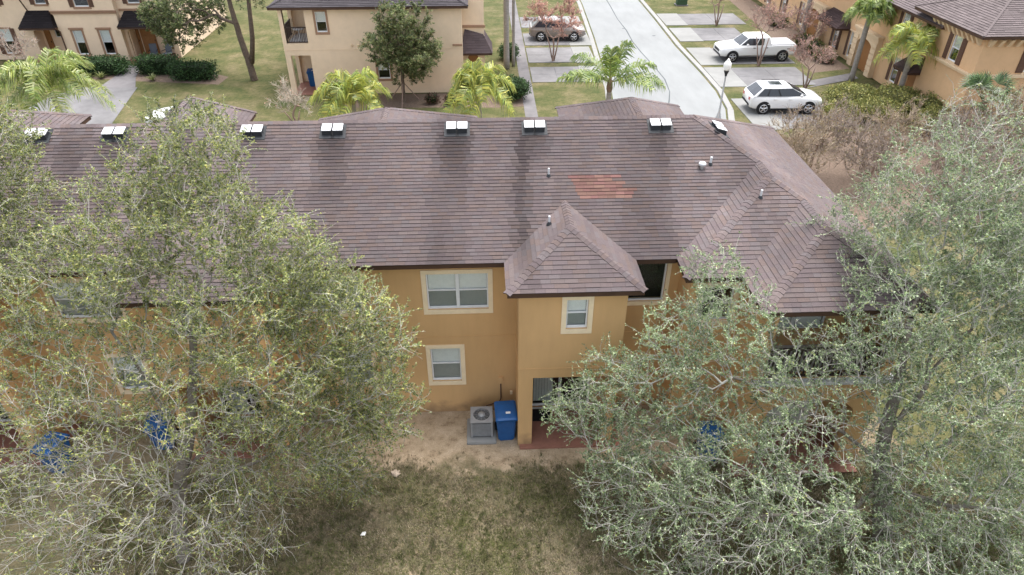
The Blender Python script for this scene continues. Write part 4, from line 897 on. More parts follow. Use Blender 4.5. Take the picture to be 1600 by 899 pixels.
def car(name, label, cat, loc, rz, paint, st, cab, wheels, wr, tw_, lamps, rails=False, extra=None, group=None):
    t = thing(name, label, cat, loc, rz, group); V, F = loft_body(st)
    m = MB(); m.mesh(V, F); b = m.build('body', paint, t, world=False, smooth=True)
    b.modifiers.new('edge', 'EDGE_SPLIT').split_angle = R(38)
    (xb0, xb1, hb, zb), (xr0, xr1, hr, zr) = cab          # rear/front x at belt and roof, half widths, heights
    m = MB(); rows = []
    for (x0, x1, h, z) in ((xb0, xb1, hb, zb), (xb0 + (xr0 - xb0) * .86, xb1 + (xr1 - xb1) * .86, hb + (hr - hb) * .8, zb + (zr - zb) * .86), (xr0, xr1, hr * .93, zr), (xr0 + .3, xr1 - .35, hr * .6, zr + .035)):
        rows.append([(x0, -h, z), ((x0 + x1) / 2, -h * 1.015, z), (x1, -h * .93, z), (x1 + .03, 0, z), (x1, h * .93, z), ((x0 + x1) / 2, h * 1.015, z), (x0, h, z), (x0 - .02, 0, z)])
    V = [p for r in rows for p in r]; n = 8
    m.mesh(V, [(i * n + k, i * n + (k + 1) % n, (i + 1) * n + (k + 1) % n, (i + 1) * n + k) for i in range(3) for k in range(n)] + [tuple(range(3 * n, 4 * n))])
    c = m.build('cabin', paint, t, world=False, smooth=True); c.modifiers.new('edge', 'EDGE_SPLIT').split_angle = R(30)
    A, B = rows[0], rows[1]
    def lerp(p, q, s): return tuple(p[i] + (q[i] - p[i]) * s for i in range(3))
    def side(k0, k1, s0, s1, lo=.1, hi=.95):
        p0, p1 = lerp(A[k0], A[k1], s0), lerp(A[k0], A[k1], s1); q0, q1 = lerp(B[k0], B[k1], s0), lerp(B[k0], B[k1], s1)
        return [lerp(p0, q0, lo), lerp(p1, q1, lo), lerp(p1, q1, hi), lerp(p0, q0, hi)]
    if name != 'pickup_truck':
        for (k0, k1, s0, s1) in ((0, 1, .10, 1), (1, 2, 0, .97), (4, 5, .03, 1), (5, 6, 0, .90)): quad_patch('window_surround', 'plastic_black', t, side(k0, k1, s0, s1, .06, .98), .006)
    for (k0, k1, s0, s1) in ((0, 1, .12, .47), (0, 1, .52, .97), (1, 2, .03, .95)):
        if name == 'pickup_truck' and (k0, s0) == (0, .12): continue
        quad_patch('side_window', 'car_glass', t, side(k0, k1, s0, s1), .012)
    for (k0, k1, s0, s1) in ((4, 5, .05, .97), (5, 6, .03, .48), (5, 6, .53, .88)):
        if name == 'pickup_truck' and s0 == .53: continue
        quad_patch('side_window', 'car_glass', t, side(k0, k1, s0, s1), .012)
    for nm, ks in (('windshield', ((2, 3), (3, 4))), ('rear_window', ((6, 7), (7, 0)))):
        m = MB()
        for k0, k1 in ks:
            P = [Vector(p) for p in side(k0, k1, .08 if k0 in (2, 6) else 0, 1 if k0 in (2, 6) else .92, .06, .97)]; n_ = (P[1] - P[0]).cross(P[2] - P[0]).normalized() * .012; m.poly([p + n_ for p in P])
        m.build(nm, 'car_glass', t, world=False)
    W = tw_
    for x in wheels:
        for s in (-1, 1):
            m = MB(); m.lathe([(0, -.01), (wr + .075, -.01), (wr + .075, .012), (0, .012)], (x, s * W, wr + .02), 24, 'y'); m.build('wheel_arch', 'plastic_black', t, world=False)
            m = MB(); m.lathe([(wr * .6, -.11), (wr * .93, -.11), (wr, -.07), (wr, .07), (wr * .93, .11), (wr * .6, .11)], (x, s * (W - .07), wr), 26, 'y'); wl = m.build('wheel', 'rubber', t, world=False)
            m = MB(); yo = s * (W + .045)
            for k in range(5):
                a = k * 1.2566 + .3; p = (x + wr * .12 * math.cos(a), yo, wr + wr * .12 * math.sin(a)); q = (x + wr * .64 * math.cos(a), yo - s * .01, wr + wr * .64 * math.sin(a)); m.tube([p, q], [.05, .035], 6)
            m.tube([(x + wr * .66 * math.cos(j * math.pi / 12), yo - s * .01, wr + wr * .66 * math.sin(j * math.pi / 12)) for j in range(25)], .022, 6, False)
            m.lathe([(.06, -.02), (.06, .02)], (x, yo, wr), 10, 'y'); m.build('rim', 'alloy', wl, world=False)
    (xf, zf, hwf), (xt, zt_, hwt) = lamps
    for s in (-1, 1):
        m = MB(); m.hexa([(xf - dx, s * y, z) for z in (zf - .07, zf + .07) for (dx, y) in ((.22, hwf + .01), (.22, hwf - .22), (-.015, hwf - .12), (.02, hwf - .36))]); m.build('headlight', 'head_lamp', t, world=False)
        m = MB(); m.hexa([(xt + dx, s * y, z) for z in (zt_ - .1, zt_ + .1) for (dx, y) in ((.2, hwt + .008), (.2, hwt - .2), (-.012, hwt - .08), (-.012, hwt - .36))]); m.build('taillight', 'tail_red', t, world=False)
        m = MB(); m.box(xb1 - .62, xb1 - .46, min(s * (hb + .08), s * (hb + .26)), max(s * (hb + .08), s * (hb + .26)), zb + .05, zb + .2); m.build('mirror', paint, t, world=False, bevel=.03)
        for xh in (xb1 - 1.15, xb1 - 2.1):
            m = MB(); m.box(xh - .09, xh + .09, min(s * (W - .0), s * (W + .045)), max(s * W, s * (W + .045)), zb - .14, zb - .10); m.build('door_handle', 'plastic_black' if name == 'pickup_truck' else paint, t, world=False)
        if rails:
            m = MB(); m.tube([(xr0 + .15, s * hr * .86, zr + .01), (xr0 + .3, s * hr * .86, zr + .07), (xr1 - .4, s * hr * .86, zr + .07), (xr1 - .25, s * hr * .86, zr + .01)], .018, 6); m.build('roof_rail', 'plastic_black' if rails == 2 else 'alloy', t, world=False)
    x0, x1 = st[0][0], st[-1][0]; hw0, hw1 = st[0][1], st[-1][1]
    m = MB(); m.box(x1 - .25, x1 + .03, -hw1 * .95, hw1 * .95, st[-1][2] - .02, st[-1][2] + .13); m.build('front_bumper', 'plastic_black', t, world=False, bevel=.03)
    m = MB(); m.box(x0 - .03, x0 + .25, -hw0 * .95, hw0 * .95, st[0][2] - .02, st[0][2] + .14); m.build('rear_bumper', 'plastic_black', t, world=False, bevel=.03)
    m = MB(); m.box(x1 + .002, x1 + .025, -hw1 * .6, hw1 * .6, st[-1][2] + .22, st[-1][3] - .06); m.build('grille', 'plastic_black', t, world=False)
    m = MB(); m.box(wheels[0] + .5, wheels[1] - .5, -W - .012, -W + .05, .26, .36); m.build('sill', 'plastic_black', t, world=False); m = MB(); m.box(wheels[0] + .5, wheels[1] - .5, W - .05, W + .012, .26, .36); m.build('sill', 'plastic_black', t, world=False)
    if extra: extra(t)
    return t
SUV = [(-2.33, .74, .5, .98, 1.05, .8), (-2.25, .88, .4, 1.06, 1.13, .86), (-1.9, .94, .32, 1.09, 1.15, .9), (-.9, .955, .29, 1.08, 1.14, .92), (.4, .955, .29, 1.05, 1.13, .92), (1.1, .955, .29, 1.03, 1.14, .88), (1.6, .945, .31, .99, 1.10, .82), (2.05, .90, .36, .92, 1.02, .76), (2.27, .80, .42, .84, .92, .72), (2.36, .66, .48, .72, .76, .7)]
SCAB = ((-2.18, 1.32, .905, 1.1), (-1.52, .08, .70, 1.67))
def sunroof(t):
    m = MB(); m.box(-1.1, -.3, -.36, .36, 1.70, 1.712); m.build('sunroof', 'car_glass', t, world=False)
car('suv', 'white suv with long sunroof and silver wheels parked on the drive by the lamp post', 'suv', (19.2, 42.3, .035), R(-2), 'paint_white', SUV, SCAB, (-1.43, 1.43), .37, .94, ((2.28, .78, .78), (-2.32, .92, .8)), 2, sunroof)
car('suv', 'grey suv with black wheels parked behind the pink bare tree', 'suv', (6.3, 59.55, .035), R(-3), 'paint_greige', SUV, SCAB, (-1.38, 1.38), .37, .94, ((2.28, .78, .78), (-2.32, .92, .8)), 1)
PK = [(-2.95, .88, .55, 1.18, 1.20, .95), (-2.9, .95, .45, 1.22, 1.24, .95), (-1.2, .98, .42, 1.22, 1.24, .95), (-.9, .98, .42, 1.16, 1.22, .95), (1.1, .98, .42, 1.14, 1.22, .93), (1.5, .98, .42, 1.12, 1.22, .88), (2.5, .97, .42, 1.06, 1.14, .85), (2.8, .93, .45, 1.0, 1.06, .82), (2.92, .84, .5, .94, .98, .8)]
def bed_cover(t):
    m = MB(); m.box(-2.86, -1.0, -.88, .88, 1.215, 1.30); m.build('bed_cover', 'vent_white', t, world=False, bevel=.03)
    m = MB(); m.box(-2.88, -.98, -.9, .9, 1.19, 1.215); m.build('cover_seal', 'plastic_black', t, world=False)
    m = MB(); m.box(-2.62, -2.2, .985, .995, .92, 1.0); m.build('badge', 'ac_grey', t, world=False)
car('pickup_truck', 'white crew cab pickup truck with flat bed cover parked behind a bare tree', 'pickup', (21.05, 53.3, .035), R(181), 'paint_white', PK, ((-.98, 1.5, .93, 1.18), (-.78, .72, .78, 1.82)), (-1.95, 1.95), .40, .97, ((2.86, .92, .86), (-2.93, .98, .9)), False, bed_cover)
SED = [(-2.3, .72, .42, .86, .9, .8), (-2.2, .86, .34, .92, .98, .85), (-1.4, .91, .26, .95, 1.0, .88), (0, .92, .24, .93, .98, .9), (1.0, .92, .24, .90, .96, .86), (1.7, .90, .27, .82, .88, .78), (2.15, .84, .33, .74, .78, .72), (2.3, .72, .4, .66, .68, .7)]
DCAB = ((-1.75, 1.05, .86, .94), (-1.0, .1, .68, 1.42))
car('sedan', 'white sedan parked beside the hip roof peak, half hidden by branches', 'car', (-18.2, 41.0, .02), R(176), 'paint_white', SED, DCAB, (-1.4, 1.4), .33, .91, ((2.24, .70, .76), (-2.26, .82, .78)))
car('sedan', 'black sedan by the palm in front of the cream house', 'car', (-35.9, 49.0, .02), R(-8), 'paint_black', SED, DCAB, (-1.4, 1.4), .33, .91, ((2.24, .70, .76), (-2.26, .82, .78)))

# ================================================================ street furniture
lp = thing('lamp_post', 'grey lamp post with white acorn globe at the road bend', 'lamp post', (14.75, 40.9, 0))
m = MB(); m.lathe([(.16, 0), (.17, .1), (.13, .25), (.075, .4), (.06, .8), (.05, 2.65), (.06, 2.7)], n=16); m.build('post', 'galv', lp, world=False, smooth=True)
m = MB(); m.lathe([(.06, 2.68), (.07, 2.76), (.12, 2.9), (.155, 2.98), (.155, 3.03)], n=18); m.build('fitter', 'metal_black', lp, world=False, smooth=True)
m = MB(); m.lathe([(.13, 3.03), (.21, 3.16), (.235, 3.32), (.21, 3.48), (.13, 3.58), (.085, 3.62)], n=20); m.build('globe', 'lamp_globe', lp, world=False, smooth=True)
m = MB(); m.lathe([(.085, 3.62), (.09, 3.66), (.04, 3.72), (.0, 3.78)], n=12); m.build('finial', 'lamp_globe', lp, world=False, smooth=True)
ub = thing('utility_cabinet', 'low green utility cabinet on the grass by the road', 'utility box', (19.9, 71.3, 0))
m = MB(); m.box(-.5, .5, -.4, .4, .08, .75); m.build('cabinet', 'util_green', ub, world=False, bevel=.03); m = MB(); m.box(-.6, .6, -.5, .5, 0, .08); m.build('pad', 'concrete', ub, world=False); m = MB(); m.hexa([(x, y, z + (.12 if y > 0 else 0)) for z in (.75, .79) for y in (-.43, .43) for x in (-.53, .53)]); m.build('lid', 'util_green', ub, world=False)

# ================================================================ vegetation
def unit(a): return a / np.maximum(np.linalg.norm(a, axis=-1, keepdims=True), 1e-9)
def frusta(P0, P1, R0, R1, k):
    """many open tapered tubes at once -> verts, quad faces"""
    d = unit(P1 - P0); ref = np.where(np.abs(d[:, 2:3]) < .9, np.array([[0, 0, 1.]]), np.array([[1., 0, 0]]))
    a = unit(np.cross(d, ref)); b = np.cross(d, a); t = np.arange(k) * 2 * np.pi / k
    ring = a[:, None, :] * np.cos(t)[None, :, None] + b[:, None, :] * np.sin(t)[None, :, None]
    V = np.concatenate([P0[:, None] + ring * R0[:, None, None], P1[:, None] + ring * R1[:, None, None]], 1).reshape(-1, 3)
    i = np.arange(k); j = (i + 1) % k; f = np.stack([i, j, j + k, i + k], 1)
    F = (f[None] + (np.arange(len(P0)) * 2 * k)[:, None, None]).reshape(-1, 4)
    return V, F
def grow(seed, trunk, lobes, density, kappa=.35, step=.3, wig=.075, shell=.5, rtip=.0062, expo=.5, minz=None, limbs=()):
    """branch skeleton: points scattered through the lobes are joined one by one to the growing tree"""
    g = np.random.default_rng(seed); pos = []; par = []
    T = [np.array(p[:3], float) for p in trunk]
    for i, p in enumerate(T):
        if i == 0: pos.append(p); par.append(-1); continue
        m = max(2, int(np.linalg.norm(p - T[i - 1]) / .3))
        for k in range(1, m + 1): pos.append(T[i - 1] + (p - T[i - 1]) * k / m + g.normal(0, .012, 3)); par.append(len(pos) - 2)
    ntr = len(pos); first = int(ntr * .45)
    for lb in limbs:                       # main limbs leave the trunk node nearest to their first point
        Q = [np.array(p[:3], float) for p in lb]; j = int(np.argmin([np.linalg.norm(q - Q[0]) for q in pos])); prev = pos[j]
        for p in Q[1:]:
            m = max(2, int(np.linalg.norm(p - prev) / .3)); st = prev
            for k in range(1, m + 1): pos.append(st + (p - st) * k / m + g.normal(0, .02, 3)); par.append(j); j = len(pos) - 1
            prev = p
    ntr = N = len(pos)
    A = np.zeros((60000, 3)); A[:ntr] = pos; pl = np.zeros(60000); par = par + [0] * (60000 - ntr); lf = np.zeros(60000)
    for i in range(1, ntr): pl[i] = pl[par[i]] + np.linalg.norm(A[i] - A[par[i]])
    pts = []; pf = []
    for (x, y, z, r, l) in lobes:
        n = max(4, int(density * r ** 2.4 * (.35 + .65 * l))); u = unit(g.normal(size=(n, 3))); rr = r * (shell + (1 - shell) * g.random(n)) ** .7
        q = np.array([x, y, z]) + u * rr[:, None]; pts.append(q); pf += [l] * n
        pts.append(np.array([[x, y, z]])); pf.append(l)
    pts = np.concatenate(pts); pf = np.array(pf); org = A[ntr - 1]
    o = np.argsort(np.linalg.norm(pts - org, axis=1)); pts, pf = pts[o], pf[o]
    tips = []
    for p, l in zip(pts, pf):
        if minz is not None and p[2] < minz: continue
        dd = np.linalg.norm(A[first:N] - p, axis=1); j = first + int(np.argmin(dd + kappa * pl[first:N])); L = dd[j - first]
        if L < .12: lf[j] = max(lf[j], l); continue
        m = max(1, int(round(L / step))); off = g.normal(0, wig * L ** .8, 3); off[2] += .10 * L; b = j; base = A[j].copy()
        for k in range(1, m + 1):
            t = k / m; q = base + (p - base) * t + off * math.sin(math.pi * t) * .8 + g.normal(0, .012, 3) * (k < m)
            A[N] = q; par[N] = b; pl[N] = pl[b] + np.linalg.norm(q - A[b]); lf[N] = l; b = N; N += 1
        tips.append(N - 1)
    A = A[:N]; par = np.array(par[:N]); lf = lf[:N]; cnt = np.zeros(N); ch = np.zeros(N, int)
    for i in range(N - 1, 0, -1):
        if ch[i] == 0: cnt[i] += 1
        cnt[par[i]] += cnt[i]; ch[par[i]] += 1
    rad = rtip * np.maximum(cnt, 1) ** expo
    return A, par, rad, ch, lf, g
def twigs_leaves(g, P, D, lf, ntw, tl, nleaf, lsz, pal, palw, tr=.0045, up=.25, spread=.6, bare=0.0, lw=.42):
    """short twigs at points P (growth direction D), leaves along them"""
    n = len(P); idx = np.repeat(np.arange(n), ntw); m = len(idx)
    d = unit(D[idx] + g.normal(0, spread, (m, 3)) + np.array([0, 0, up])); ln = tl * g.uniform(.5, 1.5, m)
    mid = P[idx] + d * (ln * .5)[:, None] + g.normal(0, .03, (m, 3)); d2 = unit(d + g.normal(0, .45, (m, 3)) + np.array([0, 0, -.05])); end = mid + d2 * (ln * .5)[:, None]
    R0 = np.full(m, tr); tw = (np.concatenate([P[idx], mid]), np.concatenate([mid, end]), np.concatenate([R0 * 1.3, R0]), np.concatenate([R0, R0 * .5]))
    k = np.round(nleaf * lf[idx] * g.uniform(.3, 1.5, m)).astype(int); k[g.random(m) < bare + .8 * np.maximum(0, .8 - lf[idx])] = 0
    li = np.repeat(np.arange(m), k); q = len(li)
    if q == 0: return tw, None, None, None
    t = g.uniform(.15, 1.05, q)[:, None]; base = np.where(t < .5, P[idx][li] + (mid - P[idx])[li] * t * 2, mid[li] + (end - mid)[li] * (t - .5) * 2)
    ld = unit(d2[li] * .5 + g.normal(0, .75, (q, 3)) + np.array([0, 0, .1])); ld = unit(ld * np.array([1, 1, .7])); side = unit(np.cross(g.normal(0, .55, (q, 3)) + np.array([0, 0, 1.]), ld)); nn = np.cross(ld, side)
    L = (lsz * g.uniform(.6, 1.4, q))[:, None]; W = L * lw * g.uniform(.8, 1.2, q)[:, None]
    V = np.stack([base, base + ld * L * .45 + side * W * .5 + nn * L * .06, base + ld * L, base + ld * L * .45 - side * W * .5 + nn * L * .06], 1).reshape(-1, 3)
    F = np.arange(q * 4).reshape(-1, 4); pal = np.array(pal); clump = g.integers(0, 10 ** 6, n)[idx][li]
    c = pal[g.choice(len(pal), q, p=np.array(palw) / sum(palw))] * g.uniform(.75, 1.25, (q, 1)); cl = .8 + .4 * ((clump * 2654435761 % 1000) / 1000.); c = c * cl[:, None]
    return tw, V, F, np.repeat(c, 4, 0)
def tree(name, label, seed, trunk, lobes, density=14, ntw=3, tl=.3, nleaf=5, lsz=.075, pal=None, palw=None, bark='bark_grey', twig=(.36, .34, .31), group=None, r_trunk=.2, rtip=.0062, bare=0.0, up=.25, kappa=.35, cat='tree', tr=.0045, leafy_r=.02, lw=.42, expo=.5, minz=None, leafmat='leaf', dark=.22, limbs=()):
    t = thing(name, label, cat, tuple(trunk[0][:3]), 0, group)
    A, par, rad, ch, lf, g = grow(seed, trunk, lobes, density, kappa, rtip=rtip, expo=expo, minz=minz, limbs=limbs)
    nb = len(A); i = np.arange(1, nb); p = par[i]
    zt = np.array([q[2] for q in trunk]); rt = np.array([q[3] for q in trunk])
    ntr = 1
    while ntr < nb and par[ntr] == ntr - 1: ntr += 1
    rad[:1] = r_trunk
    k = min(ntr, len(A)); rad[:k] = np.maximum(rad[:k], np.interp(np.linspace(0, 1, k), np.linspace(0, 1, len(rt)), rt) * 1.0) if len(rt) else rad[:k]
    R1 = rad[i]; R0 = np.minimum(rad[p], R1 * 1.35)
    thick = R1 > .03; mids = (R1 <= .03)
    V, F = frusta(A[p][thick], A[i][thick], R0[thick], R1[thick], 9)
    mesh_np('trunk', V, F, bark, t, smooth=True)
    tips = np.where(rad < leafy_r)[0]; tips = tips[tips >= ntr]
    D = unit(A[tips] - A[par[tips]]); tw, LV, LF, LC = twigs_leaves(g, A[tips], D, lf[tips], ntw, tl, nleaf, lsz, pal if pal else [(.1, .1, .05)], palw if palw else [1], tr=tr, up=up, bare=bare, lw=lw)
    V1, F1 = frusta(A[p][mids], A[i][mids], R0[mids], R1[mids], 5); V2, F2 = frusta(*tw, 3); V = np.concatenate([V1, V2]); F = np.concatenate([F1, F2 + len(V1)])
    c = np.tile(np.array(twig), (len(V), 1)); seg = np.concatenate([np.repeat(np.arange(len(V1) // 10), 10), np.repeat(np.arange(len(V2) // 6) + 10 ** 6, 6)])
    c *= (1 - dark + 2 * dark * ((seg * 2654435761 % 997) / 997.))[:, None]
    cr = None
    if LV is not None: cr = mesh_np('crown', LV, LF, leafmat, t, LC, smooth=False, kind='stuff')
    mesh_np('branch_work', V, F, 'twig_bark', t, c, smooth=True, kind='stuff')
    return t
OLIVE = [(0.259, 0.292, 0.087), (0.157, 0.207, 0.073), (0.393, 0.406, 0.133), (0.35, 0.378, 0.215), (0.543, 0.531, 0.169), (0.29, 0.215, 0.095), (0.098, 0.137, 0.059)]; OW = [5, 5, 3, 2.6, 1.0, .7, 2.6]
SILV = [(0.234, 0.306, 0.145), (0.162, 0.236, 0.113), (0.385, 0.455, 0.266), (0.544, 0.628, 0.421), (0.431, 0.455, 0.158), (0.116, 0.176, 0.091)]; SW = [5, 5, 3.4, 1.8, .7, 3.0]
LOB_L = [(-6.34,14.00,9.85,1.18,1.15),(-7.01,13.60,9.37,0.96,1.10),(-7.86,13.00,8.47,1.31,1.00),(-5.89,13.00,8.74,1.23,1.10),(-4.70,13.00,7.90,1.20,1.15),(-4.29,12.80,6.81,1.24,1.15),(-3.64,13.00,6.08,1.29,1.10),(-3.35,12.60,4.38,1.34,1.10),(-4.28,12.20,3.49,1.36,0.95),(-9.10,12.30,7.49,1.23,0.95),(-7.23,12.00,7.48,1.22,0.90),(-5.43,11.60,7.22,1.21,0.95),(-9.82,11.30,6.03,1.30,0.75),(-7.94,11.00,6.05,1.29,0.65),(-6.09,10.60,5.99,1.20,0.65),(-4.84,11.20,5.74,1.26,0.80),(-5.34,11.30,3.39,1.30,0.70),(-2.66,12.80,5.81,0.84,1.00),(-2.58,12.60,3.47,0.90,1.00),(-3.91,12.20,1.55,0.85,0.90),(-9.59,9.60,4.36,1.26,0.45),(-7.68,9.00,4.62,1.21,0.38),(-6.36,9.60,4.18,1.22,0.38),(-8.49,10.00,5.41,1.18,0.45),(-5.91,9.80,2.32,1.10,0.35),(-7.06,8.60,3.24,1.19,0.30),(-9.33,8.60,3.38,1.18,0.40)]
LOB_L2 = [(-11.49,15.00,9.26,1.11,1.10),(-11.16,15.50,9.67,0.67,1.10),(-10.94,14.50,8.52,1.04,1.00),(-12.11,14.00,7.81,1.48,1.00),(-10.82,14.00,7.43,0.90,0.80),(-12.31,15.50,10.00,1.32,1.00)]
LOB_R = [(11.04,15.00,8.30,1.36,0.75),(12.29,14.50,8.86,1.31,0.75),(11.43,15.20,9.72,0.85,0.40),(12.62,15.00,9.94,0.83,0.45),(10.2,14.80,7.9,1.0,0.7),(9.55,14.6,7.6,.9,0.75),(9.5,13.8,6.7,.8,0.7),(9.0,15.6,6.9,.55,.5),(11.35,13.60,7.46,1.46,0.90),(10.2,13.60,7.0,1.2,0.75),(12.73,13.20,6.95,1.39,0.90),(5.45,13.30,6.90,0.64,1.00),(5.82,12.80,5.73,1.16,0.95),(4.62,12.80,5.37,0.94,0.90),(4.33,12.40,4.48,1.11,0.90),(3.00,12.80,3.95,0.98,0.95),(2.39,12.80,3.06,0.93,0.95),(7.55,12.40,4.75,1.05,0.70),(9.75,12.60,6.1,1.3,0.85),(10.5,11.9,5.0,1.2,.8),(12.05,12.40,5.84,1.38,0.85),(6.33,11.80,3.89,1.34,0.85),(8.7,11.60,4.5,1.05,0.55),(10.75,11.20,4.93,1.34,0.75),(12.28,10.60,4.01,1.35,0.80),(3.21,12.20,2.21,1.10,1.00),(4.34,11.40,2.58,1.29,0.85),(5.92,10.80,2.74,1.33,0.75),(7.49,10.80,3.7,.95,0.45),(7.24,9.90,2.38,1.36,0.80),(9.6,10.60,3.7,1.05,0.65),(10.36,10.20,2.77,1.30,0.80),(4.42,10.20,1.13,1.36,0.60),(5.88,9.40,1.43,1.37,0.50),(8.49,9.40,1.53,1.37,0.75),(10.21,9.20,1.20,1.38,0.75),(12.01,9.60,2.03,1.45,0.75),(3.08,11.00,1.40,0.98,0.60),(13.33,14.00,7.89,1.48,0.85),(13.59,13.00,6.50,1.47,0.85),(13.62,12.00,4.91,1.48,0.80),(13.78,11.00,3.06,1.50,0.80),(13.98,10.00,1.10,1.53,0.75),(11.56,12.80,6.88,1.28,0.85),(9.37,12.00,5.27,1.22,0.75)]
tree('oak_tree', 'big spreading olive-leaved oak with pale twigs in front of the double bay wall', 11, [(-8.1, 10.9, 0, .2), (-7.9, 11.0, 1.4, .17), (-7.5, 11.1, 2.8, .15), (-7.0, 11.4, 4.2, .12), (-6.7, 11.8, 5.6, .09), (-6.5, 12.3, 7.0, .07)], LOB_L, 72, 4, .42, 26, .058, OLIVE, OW, rtip=.0036, tr=.0042, twig=(.42, .40, .36), limbs=[[(-7.5, 11.1, 2.8), (-6.3, 11.3, 4.2), (-4.9, 11.9, 5.2), (-3.8, 12.5, 5.7)], [(-7.7, 11.05, 2.2), (-8.5, 10.6, 3.6), (-9.2, 10.3, 4.8)], [(-7.2, 11.3, 3.6), (-7.9, 11.9, 5.6), (-8.6, 12.3, 7.2)], [(-7.6, 11.1, 2.5), (-7.2, 10.2, 3.6), (-7.0, 9.4, 4.2)], [(-7.6, 11.1, 2.4), (-6.0, 11.4, 2.9), (-4.6, 12.0, 3.2)]], group='oaks behind the townhouse block')
tree('oak_tree', 'olive-leaved oak crown by the far bay roof, beyond the big spreading oak', 12, [(-14.0, 12.6, 0, .2), (-13.6, 13.0, 2.5, .16), (-13.0, 13.8, 5, .12), (-12.3, 14.4, 7, .08)], LOB_L2 + [(-14.5, 14, 8.5, 1.6, 1), (-15, 12.5, 7, 1.6, 1)], 70, 4, .40, 26, .058, OLIVE, OW, rtip=.0036, tr=.0042, twig=(.48, .455, .41), group='oaks behind the townhouse block')
tree('oak_tree', 'big silvery-green oak with thick forked limbs in front of the balcony wing', 13, [(10.35, 10.7, 0, .24), (10.2, 11.0, .9, .21), (10.0, 11.25, 1.9, .19), (9.75, 11.4, 3.1, .15), (9.95, 12.0, 4.8, .11), (10.1, 12.6, 6.0, .08)], LOB_R, 68, 4, .42, 24, .057, SILV, SW, rtip=.0037, tr=.0042, limbs=[[(10.05, 11.2, 1.8), (11.0, 11.0, 3.3), (12.2, 11.5, 4.0), (13.2, 12.0, 4.5)], [(9.75, 11.4, 3.1), (10.4, 11.6, 4.6), (11.0, 13.0, 6.6)], [(9.9, 11.3, 2.3), (8.8, 11.6, 3.2), (7.5, 12.0, 3.9), (6.0, 12.4, 4.4)], [(10.1, 11.1, 1.5), (8.9, 10.3, 1.9), (7.3, 10.0, 2.2), (5.6, 10.1, 1.9)], [(10.1, 11.1, 1.5), (11.2, 10.2, 2.0), (12.4, 9.7, 2.4)]], bark='bark_grey', twig=(.45, .43, .395), group='oaks behind the townhouse block')

# --- smaller broadleaf trees across the street
def ell(c, r, n, g, l=1.0, fr=.5):
    """n lobes spread through an ellipsoid"""
    out = []
    for _ in range(n):
        u = g.normal(size=3); u /= np.linalg.norm(u); s = g.random() ** .4
        out.append((c[0] + u[0] * r[0] * s * .75, c[1] + u[1] * r[1] * s * .75, c[2] + u[2] * r[2] * s * .75, fr * min(r), l))
    return out
gg = np.random.default_rng(5)
DKG = [(0.115, 0.155, 0.061), (0.176, 0.216, 0.081), (0.257, 0.27, 0.121), (0.27, 0.209, 0.095), (0.074, 0.108, 0.047)]
tree('street_tree', 'round bushy green tree staked in front of the cream corner house', 21, [(-5.35, 44.7, 0, .12), (-5.3, 44.7, 1.2, .10), (-5.25, 44.7, 2.4, .08), (-5.2, 44.7, 4, .05)], ell((-5.2, 44.7, 3.7), (2.9, 2.4, 2.8), 20, gg, 1.0, .44), 20, 4, .36, 20, .13, DKG, [4, 5, 3, 1, 3], bark='bark_brown', twig=(.16, .13, .10), rtip=.008)
for k in range(3):
    a_ = k * 2.094 + .5; m = MB(); m.tube([(-5.3 + .05 * math.cos(a_), 44.7 + .05 * math.sin(a_), 1.3), (-5.35 + 1.1 * math.cos(a_), 44.7 + 1.1 * math.sin(a_), .0)], .03, 6); m.build('stake', 'bark_pink', bpy.data.objects['street_tree'])
tree('oak_tree', 'dark green oak with leaning double trunk on the lawn beside the cream house', 22, [(-16.5, 49.7, 0, .26), (-16.7, 49.8, 1.5, .22), (-17.0, 50, 3.2, .18), (-17.2, 50, 5.5, .12)], ell((-20.6, 51, 4.2), (4.2, 2.4, 1.8), 22, gg, 1.2, .6) + ell((-16.2, 50.2, 6.4), (3.0, 3.0, 1.4), 8, gg, 1.0, .7), 13, 4, .36, 14, .14, DKG, [5, 4, 2, .5, 4], bark='bark_brown', twig=(.13, .11, .09), rtip=.009)
m = MB(); m.tube([(-16.45, 49.75, 1.2), (-16.0, 49.6, 3.0), (-15.7, 49.5, 5.5), (-15.6, 49.5, 7.0)], [.17, .16, .13, .1], 10); o = m.build('trunk', 'bark_brown', bpy.data.objects['oak_tree.003'], smooth=True)
BARE = (.33, .235, .205); PINK = [(.55, .30, .25), (.48, .25, .19), (.56, .42, .33)]
def crape(x, y, cz, r, h, seed, label, nleaf=1.2, twc=BARE, stems=2):
    g = np.random.default_rng(seed); lob = ell((x, y, cz), r, 12, g, 1.0, .5)
    t = tree('crape_myrtle', label, seed, [(x, y, 0, .07), (x + .05, y, h * .5, .06), (x, y, h, .05)], lob, 18, 9, .38, nleaf * 1.6, .09, PINK, [3, 2, 2], bark='bark_pink', twig=twc, rtip=.008, tr=.0085, up=.55, bare=.3, leafy_r=.022)
    m = MB(); m.tube([(x + .08, y, 0), (x + .28, y - .05, h * .6), (x + .42, y, h * 1.15)], [.06, .05, .035], 8); m.build('stem', 'bark_pink', t, smooth=True)
    m = MB(); m.tube([(x - .06, y + .03, 0.2), (x - .3, y + .05, h * .75), (x - .55, y, h * 1.2)], [.05, .045, .03], 8); m.build('stem', 'bark_pink', t, smooth=True)
crape(5.4, 53.3, 3.3, (3.0, 2.0, 1.4), 1.7, 31, 'pinkish bare crape myrtle on the strip in front of the grey suv', 7.0, (.40, .26, .23))
crape(20.9, 51.45, 3.5, (2.0, 1.8, 1.2), 1.8, 32, 'tall bare crape myrtle standing in front of the white pickup', 1.5)
crape(22.3, 46.0, 2.5, (1.8, 1.6, 1.0), 1.4, 33, 'low bare crape myrtle on the lawn beside the white suv', 1.6)
